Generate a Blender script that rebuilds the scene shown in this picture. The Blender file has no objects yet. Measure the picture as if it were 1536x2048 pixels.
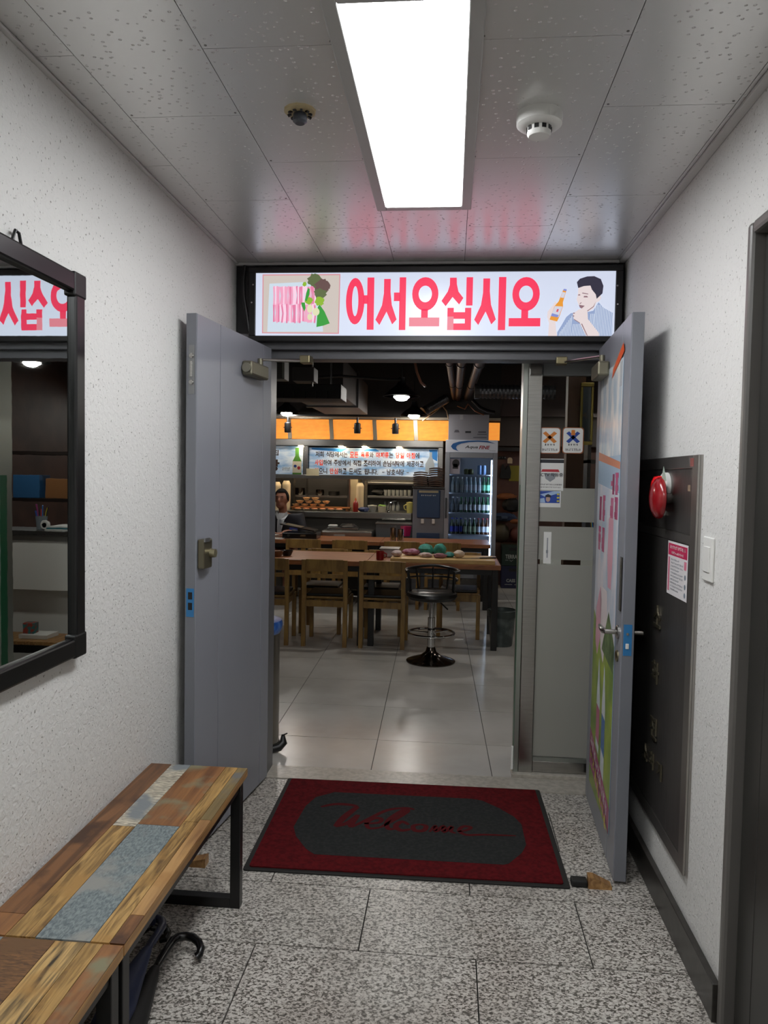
import bpy, bmesh, math, random
from mathutils import Vector, Matrix
random.seed(7)
S = bpy.context.scene
COL = S.collection
R = math.radians
# ------------------------------------------------------------------ camera
FPX = 1500.0
YAW, PITCH, ROLL = R(-5.065), R(-2.717), R(-1.029)
CAM = Vector((0, 0, 1.5))
_f = Vector((math.sin(YAW)*math.cos(PITCH), math.cos(YAW)*math.cos(PITCH), math.sin(PITCH)))
_r = Vector((math.cos(YAW), -math.sin(YAW), 0)); _d = _f.cross(_r)
RT = _r*math.cos(ROLL) + _d*math.sin(ROLL); DN = -_r*math.sin(ROLL) + _d*math.cos(ROLL)
cd = bpy.data.cameras.new('camera'); cam = bpy.data.objects.new('camera', cd); COL.objects.link(cam)
cd.sensor_fit = 'HORIZONTAL'; cd.sensor_width = 36.0; cd.lens = 36.0*FPX/1536.0; cd.clip_start = .02
cam.matrix_world = Matrix(((RT.x, -DN.x, -_f.x, CAM.x), (RT.y, -DN.y, -_f.y, CAM.y), (RT.z, -DN.z, -_f.z, CAM.z), (0, 0, 0, 1)))
S.camera = cam
# ------------------------------------------------------------------ world and exposure
w = bpy.data.worlds.new('world'); S.world = w; w.use_nodes = True
w.node_tree.nodes['Background'].inputs[0].default_value = (.03, .032, .036, 1)
w.node_tree.nodes['Background'].inputs[1].default_value = .3
S.view_settings.view_transform = 'Standard'; S.view_settings.look = 'None'
S.view_settings.exposure = 0.0; S.view_settings.gamma = 1.0; S.view_settings.use_curve_mapping = False
S.cycles.use_denoising = True; S.cycles.max_bounces = 8; S.cycles.diffuse_bounces = 5; S.cycles.glossy_bounces = 5
S.cycles.transmission_bounces = 8; S.cycles.sample_clamp_indirect = 6.0; S.cycles.caustics_reflective = False; S.cycles.caustics_refractive = False
TUBE = 22.0         # corridor ceiling light
PEND = 165.0        # pendant bulbs in the restaurant
# ------------------------------------------------------------------ helpers
def ray(px, py): return RT*((px-768)/FPX) + DN*((py-1024)/FPX) + _f
def at(px, py, Y): d = ray(px, py); return CAM + d*(Y/d.y)        # point at depth Y behind that spot of the picture
def atz(px, py, z): d = ray(px, py); return CAM + d*((z-CAM.z)/d.z)
def atx(px, py, X): d = ray(px, py); return CAM + d*(X/d.x)
def col(h):
    if not isinstance(h, str): return (*h, 1)
    h = h.lstrip('#'); c = [int(h[i:i+2], 16)/255 for i in (0, 2, 4)]
    return (*[x/12.92 if x <= .04045 else ((x+.055)/1.055)**2.4 for x in c], 1)
MATS = {}
def mat(name, c, rough=.5, metal=0, spec=.5, noise=None, bump=None, emit=None, es=1, trans=0, alpha=1, coat=0):
    """noise=(colour2, scale, stretch_xyz, lo, hi)  bump=(scale, strength, distance)"""
    if name in MATS: return MATS[name]
    m = bpy.data.materials.new(name); m.use_nodes = True; nt = m.node_tree; N = nt.nodes; L = nt.links
    b = N['Principled BSDF']; b.inputs['Base Color'].default_value = col(c)
    b.inputs['Roughness'].default_value = rough; b.inputs['Metallic'].default_value = metal
    b.inputs['Specular IOR Level'].default_value = spec; b.inputs['Transmission Weight'].default_value = trans
    b.inputs['Alpha'].default_value = alpha; b.inputs['Coat Weight'].default_value = coat
    if emit: b.inputs['Emission Color'].default_value = col(emit); b.inputs['Emission Strength'].default_value = es
    tc = N.new('ShaderNodeTexCoord') if (noise or bump) else None
    if noise:
        c2, sc, st, lo, hi = noise
        mp = N.new('ShaderNodeMapping'); mp.inputs['Scale'].default_value = st; L.new(tc.outputs['Object'], mp.inputs['Vector'])
        n = N.new('ShaderNodeTexNoise'); n.inputs['Scale'].default_value = sc; n.inputs['Detail'].default_value = 5; L.new(mp.outputs[0], n.inputs['Vector'])
        r = N.new('ShaderNodeValToRGB'); r.color_ramp.elements[0].position = lo; r.color_ramp.elements[1].position = hi
        r.color_ramp.elements[0].color = col(c); r.color_ramp.elements[1].color = col(c2)
        L.new(n.outputs['Fac'], r.inputs[0]); L.new(r.outputs[0], b.inputs['Base Color'])
        if emit and emit == c: L.new(r.outputs[0], b.inputs['Emission Color'])
    if bump:
        n = N.new('ShaderNodeTexNoise'); n.inputs['Scale'].default_value = bump[0]; n.inputs['Detail'].default_value = 4; L.new(tc.outputs['Object'], n.inputs['Vector'])
        u = N.new('ShaderNodeBump'); u.inputs['Strength'].default_value = bump[1]; u.inputs['Distance'].default_value = bump[2]
        L.new(n.outputs['Fac'], u.inputs['Height']); L.new(u.outputs[0], b.inputs['Normal'])
    MATS[name] = m; return m
class Fr:                                                        # a flat frame: origin, right, up
    def __init__(s, O, U, V): s.O = Vector(O); s.U = Vector(U).normalized(); s.V = Vector(V).normalized(); s.N = s.U.cross(s.V)
    def p(s, u, v, n=0): return s.O + s.U*u + s.V*v + s.N*n
def wloc(o):
    v = Vector((0, 0, 0))
    while o: v += o.location; o = o.parent
    return v
class MB:
    def __init__(s): s.v = []; s.f = []
    def add(s, vs, fs): k = len(s.v); s.v += [Vector(q) for q in vs]; s.f += [[i+k for i in f] for f in fs]; return s
    def box(s, x0, x1, y0, y1, z0, z1):
        return s.add([(x0,y0,z0),(x1,y0,z0),(x1,y1,z0),(x0,y1,z0),(x0,y0,z1),(x1,y0,z1),(x1,y1,z1),(x0,y1,z1)],
                     [(3,2,1,0),(4,5,6,7),(0,1,5,4),(1,2,6,5),(2,3,7,6),(3,0,4,7)])
    def fbox(s, fr, u0, u1, v0, v1, n0, n1):
        return s.add([fr.p(u,v,n) for n in (n0,n1) for u,v in ((u0,v0),(u1,v0),(u1,v1),(u0,v1))],
                     [(3,2,1,0),(4,5,6,7),(0,1,5,4),(1,2,6,5),(2,3,7,6),(3,0,4,7)])
    def bar(s, a, b, w, h=None, up=(0,0,1)):                     # box along a-b
        a = Vector(a); b = Vector(b); h = h or w; d = (b-a).normalized(); up = Vector(up)
        if abs(d.dot(up)) > .99: up = Vector((0,1,0))
        x = d.cross(up).normalized(); y = x.cross(d)
        c = [(-w/2,-h/2),(w/2,-h/2),(w/2,h/2),(-w/2,h/2)]
        return s.add([q + x*i + y*j for q in (a,b) for i,j in c], [(0,1,2,3),(7,6,5,4),(0,4,5,1),(1,5,6,2),(2,6,7,3),(3,7,4,0)])
    def cyl(s, a, b, r0, r1=None, n=16):
        return s.tube([a, b], [r0, r0 if r1 is None else r1], n)
    def tube(s, pts, r, n=10, cap=True):
        pts = [Vector(p) for p in pts]; rs = r if isinstance(r, (list, tuple)) else [r]*len(pts)
        k = len(s.v); prev = None
        for i, p in enumerate(pts):
            d = ((pts[min(i+1,len(pts)-1)]-p).normalized() + (p-pts[max(i-1,0)]).normalized())
            d = d.normalized() if d.length > 1e-6 else Vector((0,0,1))
            x = prev - d*prev.dot(d) if prev is not None else d.orthogonal()
            if x.length < 1e-5: x = d.orthogonal()
            x.normalize(); prev = x; y = d.cross(x)
            s.v += [p + (x*math.cos(2*math.pi*j/n) + y*math.sin(2*math.pi*j/n))*rs[i] for j in range(n)]
        for i in range(len(pts)-1):
            for j in range(n): a = k+i*n+j; b = k+i*n+(j+1)%n; s.f.append([a, b, b+n, a+n])
        if cap: s.f.append(list(range(k+n-1, k-1, -1))); s.f.append(list(range(k+(len(pts)-1)*n, k+len(pts)*n)))
        return s
    def lathe(s, prof, c=(0,0,0), n=20, ax=(0,0,1), sx=1, sy=1):
        c = Vector(c); z = Vector(ax).normalized(); x = z.orthogonal() if abs(z.z) < .9 else Vector((1,0,0)); x = (x-z*x.dot(z)).normalized(); y = z.cross(x); k = len(s.v)
        for r, h in prof: s.v += [c + z*h + x*(r*sx*math.cos(2*math.pi*j/n)) + y*(r*sy*math.sin(2*math.pi*j/n)) for j in range(n)]
        for i in range(len(prof)-1):
            for j in range(n): a = k+i*n+j; b = k+i*n+(j+1)%n; s.f.append([a, b, b+n, a+n])
        if prof[0][0] > 1e-4: s.f.append(list(range(k+n-1, k-1, -1)))
        if prof[-1][0] > 1e-4: s.f.append(list(range(k+(len(prof)-1)*n, k+len(prof)*n)))
        return s
    def poly(s, fr, pts, n0=0, n1=None):                         # flat polygon, or a prism if n1 is given
        m = len(pts)
        if n1 is None: return s.add([fr.p(u,v,n0) for u,v in pts], [list(range(m))])
        return s.add([fr.p(u,v,n0) for u,v in pts]+[fr.p(u,v,n1) for u,v in pts],
                     [list(range(m-1,-1,-1)), list(range(m,2*m))]+[[i,(i+1)%m,m+(i+1)%m,m+i] for i in range(m)])
    def blob(s, c, r, n=12, jit=0, seed=0):                      # ellipsoid, slightly lumpy
        c = Vector(c); rr = r if isinstance(r, (tuple, list)) else (r,r,r); rn = random.Random(seed); k = len(s.v); rows = n//2
        for i in range(rows+1):
            t = math.pi*i/rows
            for j in range(n):
                a = 2*math.pi*j/n; q = 1+jit*(rn.random()-.5)*2*math.sin(t)
                s.v.append(c + Vector((rr[0]*math.sin(t)*math.cos(a)*q, rr[1]*math.sin(t)*math.sin(a)*q, rr[2]*math.cos(t)*q)))
        for i in range(rows):
            for j in range(n): a = k+i*n+j; b = k+i*n+(j+1)%n; s.f.append([a, a+n, b+n, b])
        return s
    def build(s, name, m, parent=None, smooth=False, bevel=0, label=None):
        me = bpy.data.meshes.new(name); off = wloc(parent) if parent else Vector((0,0,0)); loc = Vector((0,0,0))
        if parent is None and s.v:
            xs=[q.x for q in s.v]; ys=[q.y for q in s.v]; zs=[q.z for q in s.v]
            loc = off = Vector(((min(xs)+max(xs))/2, (min(ys)+max(ys))/2, min(zs)))
        me.from_pydata([q-off for q in s.v], [], s.f); me.materials.append(m); me.update()
        if smooth:
            for p in me.polygons: p.use_smooth = True
            me.set_sharp_from_angle(angle=R(40))
        o = bpy.data.objects.new(name, me); COL.objects.link(o); o.parent = parent; o.location = loc
        if bevel: b = o.modifiers.new('bevel', 'BEVEL'); b.width = bevel; b.segments = 2; b.limit_method = 'ANGLE'
        if label: o['label'] = label
        return o
def tag(o, label=None, cat=None, group=None, kind=None):
    for k, v in (('label', label), ('category', cat), ('group', group), ('kind', kind)):
        if v: o[k] = v
    return o
def thing(name, label, cat, loc=(0,0,0), group=None, kind=None):
    o = bpy.data.objects.new(name, None); COL.objects.link(o); o.location = loc; o.empty_display_size = .1
    return tag(o, label, cat, group, kind)
def dup(o, parent=None):
    c = o.copy(); COL.objects.link(c); c.parent = parent
    for ch in list(o.children): dup(ch, c)
    return c
ORD = ['first','second','third','fourth','fifth','sixth','seventh','eighth','ninth','tenth','eleventh','twelfth','thirteenth','fourteenth','fifteenth','sixteenth','seventeenth','eighteenth','nineteenth','twentieth','twenty-first','twenty-second','twenty-third','twenty-fourth','twenty-fifth','twenty-sixth']
def place(root, spots):                                          # first spot moves the thing itself, the others are copies
    out = []
    kids = None
    for i, (loc, rz, label) in enumerate(spots):
        o = root if i == 0 else dup(root)
        out.append((o, loc, rz, label))
    for o, loc, rz, label in out:
        o.location = loc; o.rotation_euler = (0, 0, rz)
        if label: o['label'] = label
    return [o for o, *_ in out]
_txt = {}; TS = bpy.data.scenes.new('lettering_workbench')   # scratch scene, removed at the end
def text(body, fr, u0, v0, u1, v1, m, name='lettering', parent=None, bold=0, n=.001, keep=False, label=None, thick=0, shear=0):
    key = (body, bold, shear)
    if key not in _txt:
        c = bpy.data.curves.new('t', 'FONT'); c.body = body; c.offset = bold; c.resolution_u = 3; c.shear = shear
        o = bpy.data.objects.new('t', c); TS.collection.objects.link(o); TS.view_layers[0].update(); dg = TS.view_layers[0].depsgraph
        me = bpy.data.meshes.new_from_object(o.evaluated_get(dg))
        _txt[key] = ([v.co.copy() for v in me.vertices], [list(p.vertices) for p in me.polygons])
        bpy.data.objects.remove(o); bpy.data.curves.remove(c); bpy.data.meshes.remove(me)
    vs, fs = _txt[key]; xs = [q.x for q in vs]; ys = [q.y for q in vs]
    x0, x1, y0, y1 = min(xs), max(xs), min(ys), max(ys); sx = (u1-u0)/max(x1-x0, 1e-6); sy = (v1-v0)/max(y1-y0, 1e-6)
    if keep: sx = sy = min(sx, sy)
    b = MB(); pts = [fr.p(u0+(q.x-x0)*sx, v0+(q.y-y0)*sy, n) for q in vs]
    b.add(pts, fs)
    if isinstance(parent, MB): parent.add(pts, fs); return
    o = b.build(name, m, parent, label=label)
    if thick: s = o.modifiers.new('solid', 'SOLIDIFY'); s.thickness = thick; s.offset = 0
    return o
def scrib(F, u0, v0, u1, v1, m, parent, count, n=.0012, name='illegible_print', seed=0, th=.14, reps=3):   # rows of small letter-like strokes too small to read
    rn = random.Random(seed); b = MB(); w_ = (u1-u0)/count; h_ = v1-v0
    for k in range(count):
        a = u0+k*w_
        for j in range(reps):
            if rn.random() < .5: y = v0+h_*rn.uniform(.05,.85); b.poly(F, [(a+w_*.1,y),(a+w_*.8,y),(a+w_*.8,y+h_*th),(a+w_*.1,y+h_*th)], n)
            else: x = a+w_*rn.uniform(.1,.65); b.poly(F, [(x,v0+h_*.05),(x+w_*th*1.3,v0+h_*.05),(x+w_*th*1.3,v1-h_*.05),(x,v1-h_*.05)], n+.00005)
    o = b.build(name, m, parent); o['kind'] = 'stuff'; return o
def st(o, label=None):
    o['kind'] = 'structure'
    if label: o['label'] = label
    return o
def ell(cx, cy, rx, ry, n=28, a0=0, a1=360):
    k = n if a1-a0 >= 360 else n+1
    return [(cx+rx*math.cos(R(a0+(a1-a0)*i/n)), cy+ry*math.sin(R(a0+(a1-a0)*i/n))) for i in range(k)]
def rrect(u0, v0, u1, v1, r, n=5):
    o = []
    for cx, cy, a in ((u1-r,v1-r,0),(u0+r,v1-r,90),(u0+r,v0+r,180),(u1-r,v0+r,270)): o += ell(cx, cy, r, r, n, a, a+90)
    return o
def ring(b, fr, cx, cy, rx, ry, ix, iy, n0, k=28):               # flat ring
    o = ell(cx,cy,rx,ry,k); i = ell(cx,cy,ix,iy,k); m = k
    b.add([fr.p(u,v,n0) for u,v in o]+[fr.p(u,v,n0) for u,v in i], [[j,(j+1)%m,m+(j+1)%m,m+j] for j in range(m)])
def lit(name, c, es): return mat(name, '#000000', .5, emit=c, es=es)   # print on a backlit panel
# ------------------------------------------------------------------ materials
def wood(name, c1, c2, c3, sc=18, dist=3.0, rough=.42, stretch=(14, 1, 14)):
    if name in MATS: return MATS[name]
    m = bpy.data.materials.new(name); m.use_nodes = True; N = m.node_tree.nodes; L = m.node_tree.links; b = N['Principled BSDF']
    tc = N.new('ShaderNodeTexCoord'); mp = N.new('ShaderNodeMapping'); mp.inputs['Scale'].default_value = stretch; L.new(tc.outputs['Object'], mp.inputs[0])
    n = N.new('ShaderNodeTexNoise'); n.inputs['Scale'].default_value = sc/6; n.inputs['Detail'].default_value = 8; n.inputs['Distortion'].default_value = dist*.3; L.new(mp.outputs[0], n.inputs['Vector'])
    n2 = N.new('ShaderNodeTexNoise'); n2.inputs['Scale'].default_value = 9; n2.inputs['Detail'].default_value = 4; L.new(tc.outputs['Object'], n2.inputs['Vector'])
    r = N.new('ShaderNodeValToRGB'); e = r.color_ramp.elements; e[0].position = .34; e[1].position = .62; e[0].color = col(c1); e[1].color = col(c2)
    k = r.color_ramp.elements.new(.48); k.color = tuple((x*.55+y*.45) for x, y in zip(col(c1), col(c2)))
    L.new(n.outputs['Fac'], r.inputs[0])
    r2 = N.new('ShaderNodeValToRGB'); r2.color_ramp.elements[0].position = .52; r2.color_ramp.elements[1].position = .66; L.new(n2.outputs['Fac'], r2.inputs[0])
    mx = N.new('ShaderNodeMix'); mx.data_type = 'RGBA'; L.new(r2.outputs[0], mx.inputs['Factor']); L.new(r.outputs[0], mx.inputs['A']); mx.inputs['B'].default_value = col(c3)
    L.new(mx.outputs['Result'], b.inputs['Base Color']); b.inputs['Roughness'].default_value = rough
    u = N.new('ShaderNodeBump'); u.inputs['Strength'].default_value = .12; u.inputs['Distance'].default_value = .003; L.new(n.outputs['Fac'], u.inputs['Height']); L.new(u.outputs[0], b.inputs['Normal'])
    MATS[name] = m; return m
def granite():
    m = bpy.data.materials.new('granite'); m.use_nodes = True; N = m.node_tree.nodes; L = m.node_tree.links; b = N['Principled BSDF']
    tc = N.new('ShaderNodeTexCoord'); mp = N.new('ShaderNodeMapping'); mp.inputs['Rotation'].default_value = (0,0,R(-20)); mp.inputs['Scale'].default_value = (1,1.35,1); L.new(tc.outputs['Object'], mp.inputs[0])
    n = N.new('ShaderNodeTexNoise'); n.inputs['Scale'].default_value = 95; n.inputs['Detail'].default_value = 2.5; n.inputs['Roughness'].default_value = .6; n.inputs['Distortion'].default_value = .6; L.new(mp.outputs[0], n.inputs['Vector'])
    r = N.new('ShaderNodeValToRGB'); e = r.color_ramp.elements; e[0].position = .37; e[0].color = col('#56534e'); e[1].position = .62; e[1].color = col('#cdc9c2')
    k = e.new(.45); k.color = col('#827d76'); k = e.new(.51); k.color = col('#b3aea6'); L.new(n.outputs['Fac'], r.inputs[0])
    n2 = N.new('ShaderNodeTexNoise'); n2.inputs['Scale'].default_value = 2.2; n2.inputs['Detail'].default_value = 3; L.new(tc.outputs['Object'], n2.inputs['Vector'])
    mx = N.new('ShaderNodeMix'); mx.data_type = 'RGBA'; mx.blend_type = 'MULTIPLY'; mx.inputs['Factor'].default_value = .35; L.new(r.outputs[0], mx.inputs['A'])
    r2 = N.new('ShaderNodeValToRGB'); r2.color_ramp.elements[0].position = .35; r2.color_ramp.elements[0].color = col('#b3a59e'); r2.color_ramp.elements[1].position = .55; r2.color_ramp.elements[1].color = (1,1,1,1)
    L.new(n2.outputs['Fac'], r2.inputs[0]); L.new(r2.outputs[0], mx.inputs['B']); L.new(mx.outputs['Result'], b.inputs['Base Color'])
    b.inputs['Roughness'].default_value = .32; return m
def plaster():
    m = bpy.data.materials.new('textured_white_wallpaper'); m.use_nodes = True; N = m.node_tree.nodes; L = m.node_tree.links; b = N['Principled BSDF']
    b.inputs['Base Color'].default_value = col('#dcdbd8'); b.inputs['Roughness'].default_value = .55; b.inputs['Specular IOR Level'].default_value = .35
    tc = N.new('ShaderNodeTexCoord')
    n = N.new('ShaderNodeTexNoise'); n.inputs['Scale'].default_value = 55; n.inputs['Detail'].default_value = 4; n.inputs['Distortion'].default_value = .8; L.new(tc.outputs['Object'], n.inputs['Vector'])
    v = N.new('ShaderNodeTexNoise'); v.inputs['Scale'].default_value = 120; v.inputs['Detail'].default_value = 1; L.new(tc.outputs['Object'], v.inputs['Vector'])
    r = N.new('ShaderNodeValToRGB'); r.color_ramp.elements[0].position = .24; r.color_ramp.elements[1].position = .31; L.new(v.outputs['Fac'], r.inputs[0])
    mx = N.new('ShaderNodeMix'); mx.data_type = 'RGBA'; mx.inputs['A'].default_value = col('#98958f'); mx.inputs['B'].default_value = col('#dcdbd8'); L.new(r.outputs[0], mx.inputs['Factor']); L.new(mx.outputs['Result'], b.inputs['Base Color'])
    ad = N.new('ShaderNodeMath'); ad.operation = 'MULTIPLY_ADD'; L.new(r.outputs[0], ad.inputs[0]); ad.inputs[1].default_value = .5; L.new(n.outputs['Fac'], ad.inputs[2])
    u = N.new('ShaderNodeBump'); u.inputs['Strength'].default_value = .8; u.inputs['Distance'].default_value = .005; L.new(ad.outputs[0], u.inputs['Height']); L.new(u.outputs[0], b.inputs['Normal'])
    return m
def ceiling_mat():
    m = bpy.data.materials.new('enamelled_ceiling_panel'); m.use_nodes = True; N = m.node_tree.nodes; L = m.node_tree.links; b = N['Principled BSDF']
    b.inputs['Base Color'].default_value = col('#dddcda'); b.inputs['Roughness'].default_value = .31; b.inputs['Specular IOR Level'].default_value = 1.0; b.inputs['Metallic'].default_value = .5
    tc = N.new('ShaderNodeTexCoord'); v = N.new('ShaderNodeTexVoronoi'); v.inputs['Scale'].default_value = 48; L.new(tc.outputs['Object'], v.inputs['Vector'])
    r = N.new('ShaderNodeValToRGB'); r.color_ramp.elements[0].position = .08; r.color_ramp.elements[0].color = (1,1,1,1); r.color_ramp.elements[1].position = .2; r.color_ramp.elements[1].color = (0,0,0,1); L.new(v.outputs['Distance'], r.inputs[0])
    u = N.new('ShaderNodeBump'); u.inputs['Strength'].default_value = .8; u.inputs['Distance'].default_value = .004; u.invert = True; L.new(r.outputs[0], u.inputs['Height'])
    L.new(u.outputs[0], b.inputs['Normal']); return m
def brushed(name, c, rough=.28, st=(1, 60, 1)):
    m = mat(name, c, rough, 1, noise=(tuple(x*.8 for x in col(c)[:3]), 8, st, .3, .7)); return m
GRAN = granite(); WALL = plaster(); CEIL = ceiling_mat()
steel = brushed('brushed_stainless', '#b4b2ae', .24, (1, 1, 30)); steel_d = mat('dark_stainless', '#5b5855', .2, 1)
steel_h = brushed('brushed_stainless_counter', '#a6a4a0', .3, (2, 40, 40)); chrome = mat('chrome', '#c9c9c9', .08, 1)
black = mat('black_plastic', '#0d0d0e', .4); blackm = mat('black_painted_steel', '#131313', .35); white = mat('white_plastic', '#e4e3df', .35)
doorg = mat('grey_blue_door_paint', '#85878f', .33, bump=(140, .05, .001)); doorg2 = mat('grey_blue_door_edge_paint', '#75777e', .4); groove_shade = mat('painted_groove_shade', '#55565c', .6)
framem = mat('dark_grey_frame_paint', '#56565a', .4); framed = mat('deep_grey_sheet', '#3a3a3b', .5)
rubber = mat('black_rubber', '#151513', .7); brass = mat('aged_brass', '#8d8468', .35, 1)
# ------------------------------------------------------------------ corridor shell
XL, XR, YE, ZC, YB = -1.05, .775, 3.58, 2.51, -1.6
st(MB().box(XL-.12, XL, YB, YE, 0, ZC+.1).build('wall_left', WALL), 'white textured wall with the mirror and bench')
b = MB().box(XR, XR+.12, 2.09, YE, 0, ZC+.1).box(XR, XR+.12, YB, 1.1, 0, ZC+.1).box(XR, XR+.12, 1.1, 2.09, 2.18, ZC+.1)
st(b.build('wall_right', WALL), 'white textured wall with the hydrant cabinet')
st(MB().box(XL-.12, XR+.12, YB-.12, YB, 0, ZC+.1).build('wall_bounce', WALL), 'unseen white wall added behind the viewer to bounce light')  # added out of view to bounce light back along the corridor
st(MB().box(XR-.022, XR-.001, 2.09, YE-.03, .0, .11).build('baseboard_right', mat('black_granite_skirting', '#2c2926', .3, noise=('#3a3733', 30, (1,1,1), .4, .7)), bevel=.002), 'black stone skirting under the hydrant cabinet')
st(MB().box(XL+.001, XL+.018, YB, YE-.03, .0, .11).build('baseboard_left', MATS['black_granite_skirting'], bevel=.002), 'black stone skirting behind the bench')
fl = st(MB().box(XL, XR, YB, YE+.0, -.06, -.006).build('floor', mat('dark_floor_joint', '#1f1d1a', .8)), 'speckled granite tile floor of the corridor')
rows = [YE-.205, 3.014, 2.652, 2.29]
ys = [YE, 3.376, 3.014, 2.652, 2.29]
while ys[-1] > YB+.4: ys.append(ys[-1]-.36)
ys.append(YB)
xo = {0: .11, 1: -.25, 2: .11, 3: -.25+.0, 4: .11}
seamx = [[.11,-.61], [.47,-.25,-.97], [.11-.01,-.61-.02], [.47,-.25-.01,-.97], [.11,-.59]]
for i in range(len(ys)-1):
    xs = sorted([XL, XR] + [x for x in (seamx[i] if i < 5 else seamx[3+i % 2]) if XL+.03 < x < XR-.03])
    for x0, x1 in zip(xs, xs[1:]):
        o = MB().box(x0+.0022, x1-.0022, ys[i+1]+.0022, ys[i]-.0022, -.03, 0).build('tile', GRAN, fl)
# ceiling: enamelled panels on a dark backing
ce = st(MB().box(XL, XR, YB, YE, ZC+.012, ZC+.1).build('ceiling', mat('ceiling_void', '#4a4a4a', .8)), 'glossy white enamelled panel ceiling')
cx = [XL, -.937, -.613, -.290, .040, .386, .735, XR]
LX0, LX1 = -.288, .04
lights_y = [(1.60, 2.852), (-.55, .70)]
for i, (x0, x1) in enumerate(zip(cx, cx[1:])):
    y = 3.745 if i % 2 == 0 else 3.42
    if i == 1: y = 3.415
    if i in (2, 4): y = 3.735
    cut = [YE]
    while y > YB:
        if y < YE: cut.append(y)
        y -= .648
    cut.append(YB)
    for y1, y0 in zip(cut, cut[1:]):
        segs = [(y0, y1)]
        if i == 3:
            for a, c in lights_y:
                nx = []
                for s0, s1 in segs:
                    if s1 <= a or s0 >= c: nx.append((s0, s1)); continue
                    if s0 < a: nx.append((s0, a))
                    if s1 > c: nx.append((c, s1))
                segs = nx
        for s0, s1 in segs:
            if s1-s0 > .01: MB().box(x0+.001, x1-.001, s0+.001, s1-.001, ZC, ZC+.011).build('panel', CEIL, ce)
        if i not in (0, 6):
            for sx in (x0+.012, x1-.012):
                if y1 < YE and y1 > .8: MB().cyl((sx, y1-.015, ZC-.001), (sx, y1-.015, ZC+.001), .0035, n=8).build('screw', mat('dull_screw', '#8a8784', .4, 1), ce)
wt = mat('white_trim_enamel', '#c4c2c0', .3)
st(MB().box(XR-.028, XR-.001, YB, YE-.002, ZC-.012, ZC-.001).build('trim_1', wt, bevel=.002), 'thin white edge trim above the hydrant wall')
st(MB().box(XL+.001, XL+.016, YB, YE-.002, ZC-.008, ZC-.001).build('trim_2', wt, bevel=.002), 'thin white edge trim above the mirror wall')
st(MB().box(XL+.001, XR-.03, YE-.02, YE-.001, ZC-.014, ZC-.001).build('trim_3', wt, bevel=.002), 'thin pale trim between ceiling and lit sign')
# ceiling lights
def panel_light(y0, y1, label):
    t = thing('ceiling_light', label, 'light', ((LX0+LX1)/2, (y0+y1)/2, ZC-.012), group='recessed ceiling lights')
    fm = mat('light_frame_white', '#aeadab', .35)
    f = .024
    for a in ((LX0-.012, LX0+f, y0-.01, y1+.012), (LX1-f, LX1+.012, y0-.01, y1+.012), (LX0+f, LX1-f, y1-f, y1+.012), (LX0+f, LX1-f, y0-.01, y0+f)):
        MB().box(*a, ZC-.012, ZC-.001).build('frame_bar', fm, t, bevel=.003)
    MB().box(LX0+f+.001, LX1-f-.001, y0+f+.001, y1-f-.001, ZC-.007, ZC-.003).build('diffuser', mat('lit_diffuser', '#ffffff', .5, emit=(.965,.985,1.0), es=TUBE), t)
panel_light(*lights_y[0], 'bright white rectangular panel light recessed in the ceiling in view')
panel_light(*lights_y[1], 'matching panel light further back along the ceiling, above the viewer')
# smoke detector, heat detector
p = atz(1079, 228, ZC); t = thing('smoke_detector', 'round white smoke detector on the ceiling, right of the panel light', 'smoke detector', (p.x, p.y, ZC-.06))
c = (p.x, p.y, ZC); dn = (0,0,-1)
MB().lathe([(.062,0),(.064,.012),(.062,.03),(.055,.036),(.04,.038)], c, 32, dn).build('base', white, t, True)
MB().lathe([(.033,.036),(.033,.056),(.028,.062)], c, 24, dn).build('sensor_head', white, t, True)
for k in range(10):
    a = k*math.tau/10; d = Vector((math.cos(a), math.sin(a), 0)); MB().bar(Vector(c)+d*.0325+Vector((0,0,-.044)), Vector(c)+d*.0345+Vector((0,0,-.044)), .012, .011).build('slot', black, t)
p = atz(600, 221, ZC); c = (p.x, p.y, ZC)
t = thing('heat_detector', 'small round heat detector with yellowed rim on the ceiling, left of the panel light', 'heat detector', (p.x, p.y, ZC-.04))
MB().lathe([(.045,0),(.043,.006),(.03,.009)], c, 12, dn).build('rim', mat('yellowed_plastic', '#b3a27c', .5), t)
MB().lathe([(.018,.009),(.02,.018),(.02,.03),(.013,.036)], c, 16, dn).build('sensor_head', mat('dark_sensor', '#3a3d44', .4), t, True)
for k in range(10):
    a = k*math.tau/10; d = Vector((math.cos(a), math.sin(a), 0)); MB().bar(Vector(c)+d*.024+Vector((0,0,-.009)), Vector(c)+d*.034+Vector((0,0,-.014)), .006, .006).build('fin', black, t)
# ------------------------------------------------------------------ mirror on the left wall
t = thing('wall_mirror', 'black-framed rectangular mirror hanging on the white wall above the bench', 'mirror', (XL+.01, 1.6, .985))
FL = Fr((XL, 0, 0), (0,1,0), (0,0,1))
y0, y1, z0, z1, fw = 1.16, 2.022, .985, 2.035, .052
bl = mat('black_mirror_frame', '#0b0b0c', .28)
def fbar(pts): return MB().poly(FL, pts, .001, .03)
FLg = Fr((XL-.009, 0, 0), (math.sin(R(.42)), math.cos(R(.42)), 0), (0,0,1))
MB().fbox(FLg, y0+.02, y1-.02, z0+.02, z1-.02, .001, .010).build('mirror_glass', mat('mirror_silver', '#dfe3e1', .01, 1, bump=(4, .035, .004)), t)
for a in ((y0+.05, y1-.05, z0, z0+fw), (y0+.05, y1-.05, z1-fw, z1), (y0, y0+fw, z0+.05, z1-.05), (y1-fw, y1, z0+.05, z1-.05)):
    MB().fbox(FL, *a, .001, .030).build('frame_bar', bl, t, bevel=.006)
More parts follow.
